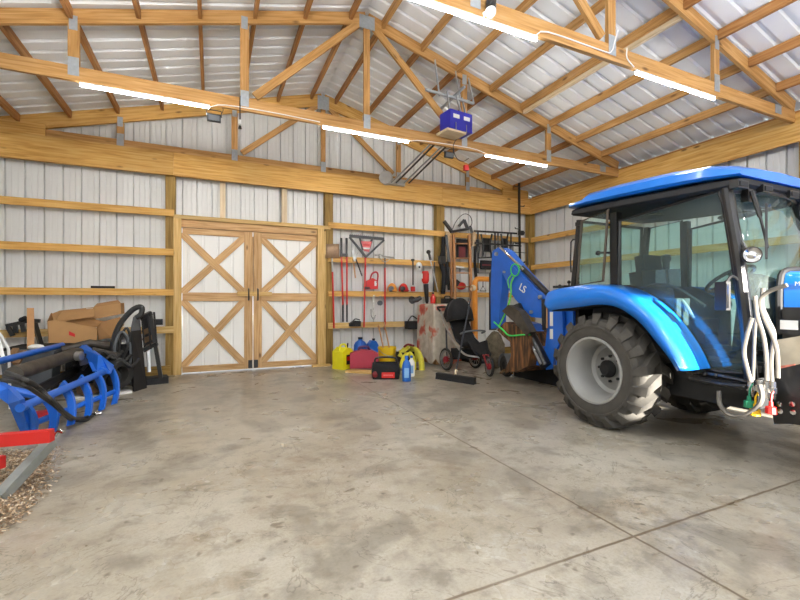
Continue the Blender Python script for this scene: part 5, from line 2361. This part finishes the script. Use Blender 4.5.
mb.tube([c + V((-.14, 0, -.03)), c, c + V((.08, 0, .05))], .045, 10)
mb.lathe([(0, -.012), (.08, -.01), (.08, .01), (0, .012)], c + V((-.12, -.02, .0)), (.2, -.9, .3), 18)
mb.build('body', plain('dark grey metal', (70, 72, 74), .45, .4), t)
c = WY(403, 328, 7.4)
t = thing('leather_bag', WY(404, 336, 7.3), 'black bag on the lowest girt left of the canvas stack', 'bag')
mb = MB()
mb.rbox(WY(412, 325, 7.62), (.26, .16, .16), .1)
mb.build('bag_body', SOFT, t, bevel=.04, seg=2)
mb = MB()
mb.tube([WY(408, 321, 7.56), WY(412, 316, 7.56), WY(417, 319, 7.56)], .014, 6, smooth=4)
mb.build('handle', BLACK, t)

# ------------------------------------------------------------------ jogging stroller
S = thing('stroller', (4.05, 6.0, 0), 'black three wheeled jogging stroller with canopy parked in front of the ladder', 'stroller')


def spoke_wheel(c, r, w, ax):
    mb = MB()
    mb.lathe([(r * .80, -w * .4), (r * .90, -w / 2), (r, -w * .2), (r, w * .2), (r * .90, w / 2), (r * .80, w * .4)], c, ax, 32, closed=True)
    ty = mb.build('wheel', RUBBER, S)
    mb = MB()
    mb.lathe([(r * .74, -w * .35), (r * .81, -w * .42), (r * .81, w * .42), (r * .74, w * .35)], c, ax, 32, closed=True)
    d, s, u = basis(ax)
    for k in range(10):
        a = 2 * PI * k / 10
        mb.tube([c + d * .02, c + (s * math.cos(a) + u * math.sin(a)) * r * .77], .006, 5)
    mb.build('rim', STEELB, ty)
    mb = MB()
    mb.lathe([(0, -.035), (.05, -.03), (.055, .0), (.05, .03), (0, .035)], c, ax, 14)
    mb.build('hub', plain('dark red hub', (150, 34, 44), .5), ty)
    return ty


rw = [WZ(446, 371), WZ(474, 368.5)]
RWH = .195
rn = V((3.73, 6.30, RWH))
rf = V((4.33, 6.30, RWH))
ft = V((4.06, 5.50, .16))
spoke_wheel(rn, RWH, .05, V((1, .05, 0)))
spoke_wheel(rf, RWH, .05, V((1, .05, 0)))
spoke_wheel(ft, .16, .05, V((1, -.25, 0)))
for x in (3.80, 4.27):
    mb = MB()
    mb.tube([(x, 6.62, 1.02), (x, 6.48, .82), (x, 6.22, .56), (x, 5.85, .34), (4.05 + (x - 4.04) * .4, 5.62, .30)], .017, 8, smooth=5)
    mb.build('frame_tube', STEELB, S)
    mb = MB()
    mb.tube([(x, 6.42, .74), (x + (-.04 if x < 4 else .04), 6.32, .22)], .015, 8)
    mb.build('frame_tube', BLACK, S)
mb = MB()
mb.tube([(3.80, 6.62, 1.02), (3.80, 6.72, 1.08), (3.86, 6.76, 1.10), (4.21, 6.76, 1.10), (4.27, 6.72, 1.08), (4.27, 6.62, 1.02)], .018, 8, smooth=3)
mb.build('handlebar', BLACK, S)
mb = MB()
mb.tube([rn, rf], .014, 8)
mb.build('axle', BLACK, S)
for s in (-1, 1):
    mb = MB()
    mb.tube([ft + V((s * .045, .0, 0)), ft + V((s * .045, .10, .17)), V((4.05, 5.66, .31))], .013, 8, smooth=2)
    mb.build('fork', plain('red fork', (150, 40, 44), .4), S)
mb = MB()
rows = []
for p, w in (((6.50, 1.02), .36), ((6.36, .80), .40), ((6.18, .52), .40), ((6.02, .44), .40), ((5.80, .50), .38), ((5.70, .36), .30), ((5.58, .30), .24)):
    rows.append([(4.035 - w / 2, p[0], p[1] + .05), (4.035 - w / 2 + .03, p[0], p[1]), (4.035, p[0] + .01, p[1] - .03), (4.035 + w / 2 - .03, p[0], p[1]), (4.035 + w / 2, p[0], p[1] + .05)])
mb.grid(rows)
mb.build('seat', SOFT, S, solid=.02)
mb = MB()
mb.rbox((4.035, 6.2, .30), (.36, .3, .16))
mb.build('storage_basket', SOFT, S, bevel=.04, seg=2)
# canopy: quarter dome of fabric over bows
mb = MB()
rows = []
pv = V((4.035, 6.34, .80))
for i in range(9):
    a = math.radians(8 + 145 * i / 8)
    row = []
    for k in range(13):
        b = PI * k / 12
        x = -math.cos(b) * .235
        r = .42 * math.sin(b) ** .55
        row.append(pv + V((x, .05 - math.cos(a) * r * .62, .04 + math.sin(a) * r)))
    rows.append(row)
mb.grid(rows)
mb.build('canopy', SOFT, S, solid=.008)
for i in (0, 4, 8):
    mb = MB()
    mb.tube([V(p) + V((0, 0, .004)) for p in rows[i]], .011, 6)
    mb.build('canopy_bow', BLACK, S)
mb = MB()
mb.tube([(3.82, 5.98, .66), (3.84, 5.86, .70), (4.035, 5.80, .72), (4.23, 5.86, .70), (4.25, 5.98, .66)], .016, 8, smooth=4)
mb.build('child_bar', GREY, S)
# mess of brown gear behind
t = thing('cart_wheel', WZ(512, 378), 'black cart wheel under a fender standing right of the stroller', 'wheel')
c = WZ(513, 378) + V((.0, .15, 0))
mb = MB()
mb.lathe([(.07, -.05), (.15, -.06), (.17, -.03), (.17, .03), (.15, .06), (.07, .05)], c + V((0, 0, .172)), (1, -.3, 0), 28, closed=True)
mb.build('tyre', RUBBER, t)
mb = MB()
mb.lathe([(0, -.03), (.08, -.035), (.08, .035), (0, .03)], c + V((0, 0, .172)), (1, -.3, 0), 20)
mb.build('rim', BLACKM, t)
mb = MB()
d, s_, u_ = basis(V((1, -.3, 0)))
rows = []
for k in range(13):
    a = -.2 + (PI + .4) * k / 12
    p = c + V((0, 0, .172)) + (s_ * math.cos(a) + u_ * math.sin(a)) * .195
    rows.append([p - d * .07, p + d * .07])
mb.grid(rows)
mb.build('fender', GREY, t, solid=.008)

# push broom leaning on the stroller
t = thing('push_broom', WZ(457, 378), 'wide black push broom on the floor with handle leaning on stroller', 'broom')
a, b_ = WZ(437, 373.5, .08), WZ(475, 379, .08)
mb = MB()
mb.bar(a, b_, .07, .035)
mb.build('broom_block', BLACKM, t, bevel=.008)
mb = MB()
rows = []
d = (b_ - a).normalized()
s = d.cross(V((0, 0, 1)))
for f in range(2):
    pass
for z, w in ((.065, .03), (.0, .045)):
    rows.append([a + V((0, 0, z - .08)) + s * w, b_ + V((0, 0, z - .08)) + s * w, b_ + V((0, 0, z - .08)) - s * w, a + V((0, 0, z - .08)) - s * w])
mb.grid(rows, closed=True)
mb.face([mb.bm.verts.new(V(p)) for p in rows[1]])
mb.build('bristles', SOFT, t, smooth=False)
m = (a + b_) / 2
mb = MB()
hb = m + V((0, 0, .02))
ht = WY(470.5, 299, 6.12)
mb.tube([hb, ht], .013, 8)
mb.build('handle', plain('dark grey handle', (66, 70, 78), .4, .3), t)
mb = MB()
mb.tube([hb - V((0, 0, .0)), hb + (ht - hb).normalized() * .09], .02, 8)
mb.build('ferrule', PALE, t)

# ------------------------------------------------------------------ wooden ladder and gear on the wall
t = thing('ladder', WY(462, 350, 7.4), 'old wooden ladder leaning on the wall behind the stroller', 'ladder')
L0, L1 = WY(453.5, 235, 7.55), WY(456.5, 366, 7.25)
R0, R1 = WY(469, 235, 7.55), WY(473.5, 366, 7.25)
for a, b_ in ((L0, L1), (R0, R1)):
    b_ = V((b_.x, b_.y, max(.005, b_.z)))
    mb = MB()
    mb.bar(a, b_, .05, .085)
    mb.build('rail', LADDERW, t, smooth=False, bevel=.004)
mb = MB()
mb.bar(WY(450.5, 236, 7.60), WY(452.5, 350, 7.40), .04, .08)
mb.build('second_rail', LADDERW, t, smooth=False, bevel=.004)
for py in (244, 259, 274, 288, 303, 320, 338):
    f = (py - 235) / 131
    mb = MB()
    mb.bar(L0.lerp(L1, f), R0.lerp(R1, f), .075, .022)
    mb.build('rung', LADDERW, t, smooth=False)
# climbing gear hung above and behind the ladder
t = thing('tree_stand', WY(458, 240, 7.6), 'black climbing seat with straps and wire loop hung over the ladder', 'climbing gear', 'climbing gear on the wall')
mb = MB()
for a, b_ in (((444, 221), (452, 232)), ((450, 232), (468, 229)), ((459, 226), (464, 220)), ((464, 220), (468, 230)), ((470, 226), (472, 233)), ((446, 235), (449, 262))):
    mb.bar(WY(*a, 7.58), WY(*b_, 7.56), .07, .05)
mb.build('frame', BLACK, t, bevel=.01)
mb = MB()
mb.rbox(WY(462, 249, 7.64), (.26, .05, .42))
mb.build('seat_pad', SOFT, t, bevel=.03, seg=2)
mb = MB()
mb.rbox(WY(462, 252, 7.61), (.16, .02, .22))
mb.build('red_lining', plain('dull maroon', (110, 44, 46), .8), t, bevel=.005)
for x in (447.5, 473.5):
    mb = MB()
    mb.bar(WY(x, 232, 7.60), WY(x, 262 if x < 460 else 246, 7.6), .09, .05)
    mb.build('camouflage_pad', plain('pale tan fabric', (196, 168, 132), .9, 0, .3, 20), t, bevel=.02)
for x in (448, 476):
    mb = MB()
    mb.tube([WY(x, 240, 7.62), WY(x - 1, 262, 7.6), WY(x + 1, 290, 7.62)], .035, 8, smooth=3)
    mb.build('strap', SOFT, t)
mb = MB()
mb.tube([WY(452, 230, 7.55), WY(457, 220, 7.55), WY(464, 214, 7.55), WY(470, 216, 7.55), WY(472, 223, 7.55), WY(469, 229, 7.55)], .008, 6, smooth=5)
mb.build('wire_loop', BLACK, t)
mb = MB()
mb.rbox(WY(459, 267, 7.60), (.24, .06, .035), 0, 0, .1)
mb.build('white_bar', LABEL, t)
t = thing('duffel_bag', WY(460, 287, 7.6), 'red and black bag sitting on the third girt behind the ladder', 'bag')
mb = MB()
mb.ball(WY(461, 286, 7.62), .11, 1.1, .6, .75, 16)
mb.build('bag_body', RED, t)
mb = MB()
mb.rbox(WY(457, 283, 7.57), (.10, .03, .12), 0, 0, .6)
mb.build('flap', SOFT, t, bevel=.02)
# dark coats of gear beside the post
t = thing('gear_harness', WY(443, 275, 7.6), 'black harness hanging on the post left of the wooden ladder', 'harness')
mb = MB()
mb.tube([WY(444, 237, 7.66), WY(443, 252, 7.64), WY(441, 262, 7.62), WY(444, 275, 7.62), WY(443, 294, 7.64)], .05, 8, smooth=4)
mb.tube([WY(447, 240, 7.64), WY(446, 258, 7.62), WY(447, 285, 7.62)], .035, 8, smooth=4)
mb.build('webbing', SOFT, t)
mb = MB()
mb.rbox(WY(442, 260, 7.60), (.14, .07, .16))
mb.build('buckle', BLACK, t, bevel=.02)

# two climbing stands and a stick ladder
for i, (xa, xb, ybt, lab) in enumerate(((478, 495, 273, 'black climbing stand with netting hung left of the boom tip'), (498, 511, 268, 'black climbing stand hung behind the boom tip'))):
    t = thing('climbing_stand', WY((xa + xb) / 2, 255, 7.6), lab, 'climbing stand', 'climbing gear on the wall')
    Y = 7.60
    mb = MB()
    mb.tube([WY(xa, 232, Y), WY(xa, ybt, Y), WY(xb, ybt, Y), WY(xb, 233, Y)], .018, 7)
    mb.tube([WY(xa, 258, Y), WY(xb, 257, Y)], .016, 7)
    mb.tube([WY(xa + 3, 234, Y - .05), WY(xa + 5, 246, Y - .05), WY(xa + 4, 258, Y - .04)], .02, 7, smooth=3)
    mb.tube([WY(xb - 3, 234, Y - .05), WY(xb - 5, 246, Y - .05), WY(xb - 3, 258, Y - .04)], .02, 7, smooth=3)
    mb.build('frame', BLACK, t)
    mb = MB()
    mb.rbox(WY((xa + xb) / 2, 265 if i == 0 else 262, Y), ((xb - xa) * .0185, .05, .20))
    o = mb.build('seat_panel', SOFT, t, bevel=.01)
    if i == 0:
        mb = MB()
        mb.rbox(WY((xa + xb) / 2, 265, Y - .03), (.22, .01, .03))
        mb.build('red_stitching', plain('dull maroon', (110, 44, 46), .8), o)
    mb = MB()
    mb.rbox(WY((xa + xb) / 2, 245, Y + .03), ((xb - xa) * .013, .03, .30))
    mb.build('netting', SOFT, t, bevel=.02)
    for k in range(5):
        mb = MB()
        x = xa + (xb - xa) * (k + .5) / 5
        mb.bar(WY(x, 246, Y), WY(x + (1 if k % 2 else -1), 258, Y), .012, .008)
        mb.build('strap', SOFT, t)
for (a, b_, lab) in (((474, 231), (517, 233.5), 'long black steel bar across the tops of climbing stands'), ((475, 243), (521, 246), 'lower black steel bar across the climbing stands')):
    mb = MB()
    mb.bar(WY(*a, 7.55), WY(*b_, 7.55), .03, .035)
    single('steel_bar', mb, BLACK, lab, 'bar', 'black bars on the climbing stands', smooth=False)
t = thing('climbing_stick', WY(520, 290, 7.45), 'tall black climbing stick with pegs standing in the far right corner', 'climbing stick')
mb = MB()
p0, p1 = WY(519, 183, 7.45), WY(521, 350, 7.45)
mb.bar(p0, V((p1.x, p1.y, .01)), .045, .035)
mb.build('pole', BLACK, t, smooth=False)
for k, py in enumerate((187, 206, 229, 233, 244, 262, 282, 300, 318)):
    s = -1 if k % 2 == 0 else 1
    f = (py - 183) / 167
    c = p0.lerp(p1, f)
    mb = MB()
    mb.tube([c, c + V((s * .13, -.01, .0)), c + V((s * .13, -.01, .03))], .011, 6)
    mb.build('peg', BLACK, t)
mb = MB()
mb.rbox(WY(521, 233, 7.42), (.12, .06, .10))
mb.build('clamp', BLACK, t, bevel=.01)
t = thing('wire_shelf', WY(524, 275, 7.5), 'black barred frame hanging in the right corner beside the climbing stick', 'frame')
mb = MB()
Y = 7.5
mb.tube([WY(513, 243, Y), WY(527, 243, Y), WY(527.5, 300, Y)], .012, 6)
mb.tube([WY(513, 243, Y), WY(512.5, 280, Y)], .012, 6)
mb.build('frame', BLACK, t)
for k in range(4):
    mb = MB()
    mb.tube([WY(513, 252 + 10 * k, Y), WY(527, 253 + 10 * k, Y)], .008, 6)
    mb.build('bar', BLACK, t)

# orange hoist arm behind the backhoe
t = thing('engine_hoist', WY(476, 370, 6.9), 'orange bent tube hoist arm standing behind the stroller and dipper', 'hoist')
Y = 6.95
pts = [WY(475.5, 345, Y), WY(475, 300, Y), WY(475, 284, Y), WY(476, 280.5, Y), WY(479, 279, Y), WY(495, 279.5, Y)]
pts[0].z = .02
mb = MB()
mb.tube(pts, .052, 12, smooth=3)
mb.build('bent_tube', ORANGE, t)
mb = MB()
mb.rbox((pts[0].x, Y, .03), (.35, .5, .06))
mb.build('base', BLACKM, t, bevel=.01)
mb = MB()
mb.tube([WY(480, 291, Y), WY(483, 286, Y), WY(486, 291, Y)], .011, 6, closed=True)
mb.tube([WY(483, 286, Y), WY(483, 281, Y)], .008, 6)
mb.build('lifting_ring', BLACK, t)
mb = MB()
mb.lathe([(.055, -.04), (.065, -.02), (.065, .02), (.055, .04)], WY(473, 288, Y), (1, 0, 0), 16)
mb.build('pale_collar', PALE, t)
# mottled bag slumped between the stroller and the backhoe
rb = random.Random(11)
mb = MB()
c = V((4.62, 6.10, .33))
rows = []
for i in range(11):
    a = -PI / 2 + PI * i / 10
    rows.append([c + V((.19 * math.cos(a) * math.cos(b), .17 * math.cos(a) * math.sin(b), .33 * math.sin(a))) * rb.uniform(.88, 1.08) for b in [2 * PI * k / 18 for k in range(18)]])
for r in rows:
    for p in r:
        p.z = max(.003, p.z)
mb.grid(rows, closed=True)
single('cloth_bag', mb, CAMO, 'mottled brown grey bag slumped on floor between stroller and backhoe', 'bag', angle=60)
# ------------------------------------------------------------------ daylight
W = bpy.data.worlds.new('sky')
SC.world = W
W.use_nodes = True
bg = W.node_tree.nodes['Background']
bg.inputs['Color'].default_value = (.86, .93, 1.0, 1)
bg.inputs['Strength'].default_value = SKY
sd = bpy.data.lights.new('sun', 'SUN')
sd.energy = SUN
sd.angle = math.radians(1.0)
sd.color = (1, .95, .86)
so = bpy.data.objects.new('sun', sd)
COL.objects.link(so)
el = math.radians(15)
az = V((.02, .95, 0)).normalized()
dirv = V((az.x * math.cos(el), az.y * math.cos(el), -math.sin(el)))
so.rotation_euler = dirv.to_track_quat('-Z', 'Y').to_euler()
SC.view_settings.exposure = EXPO
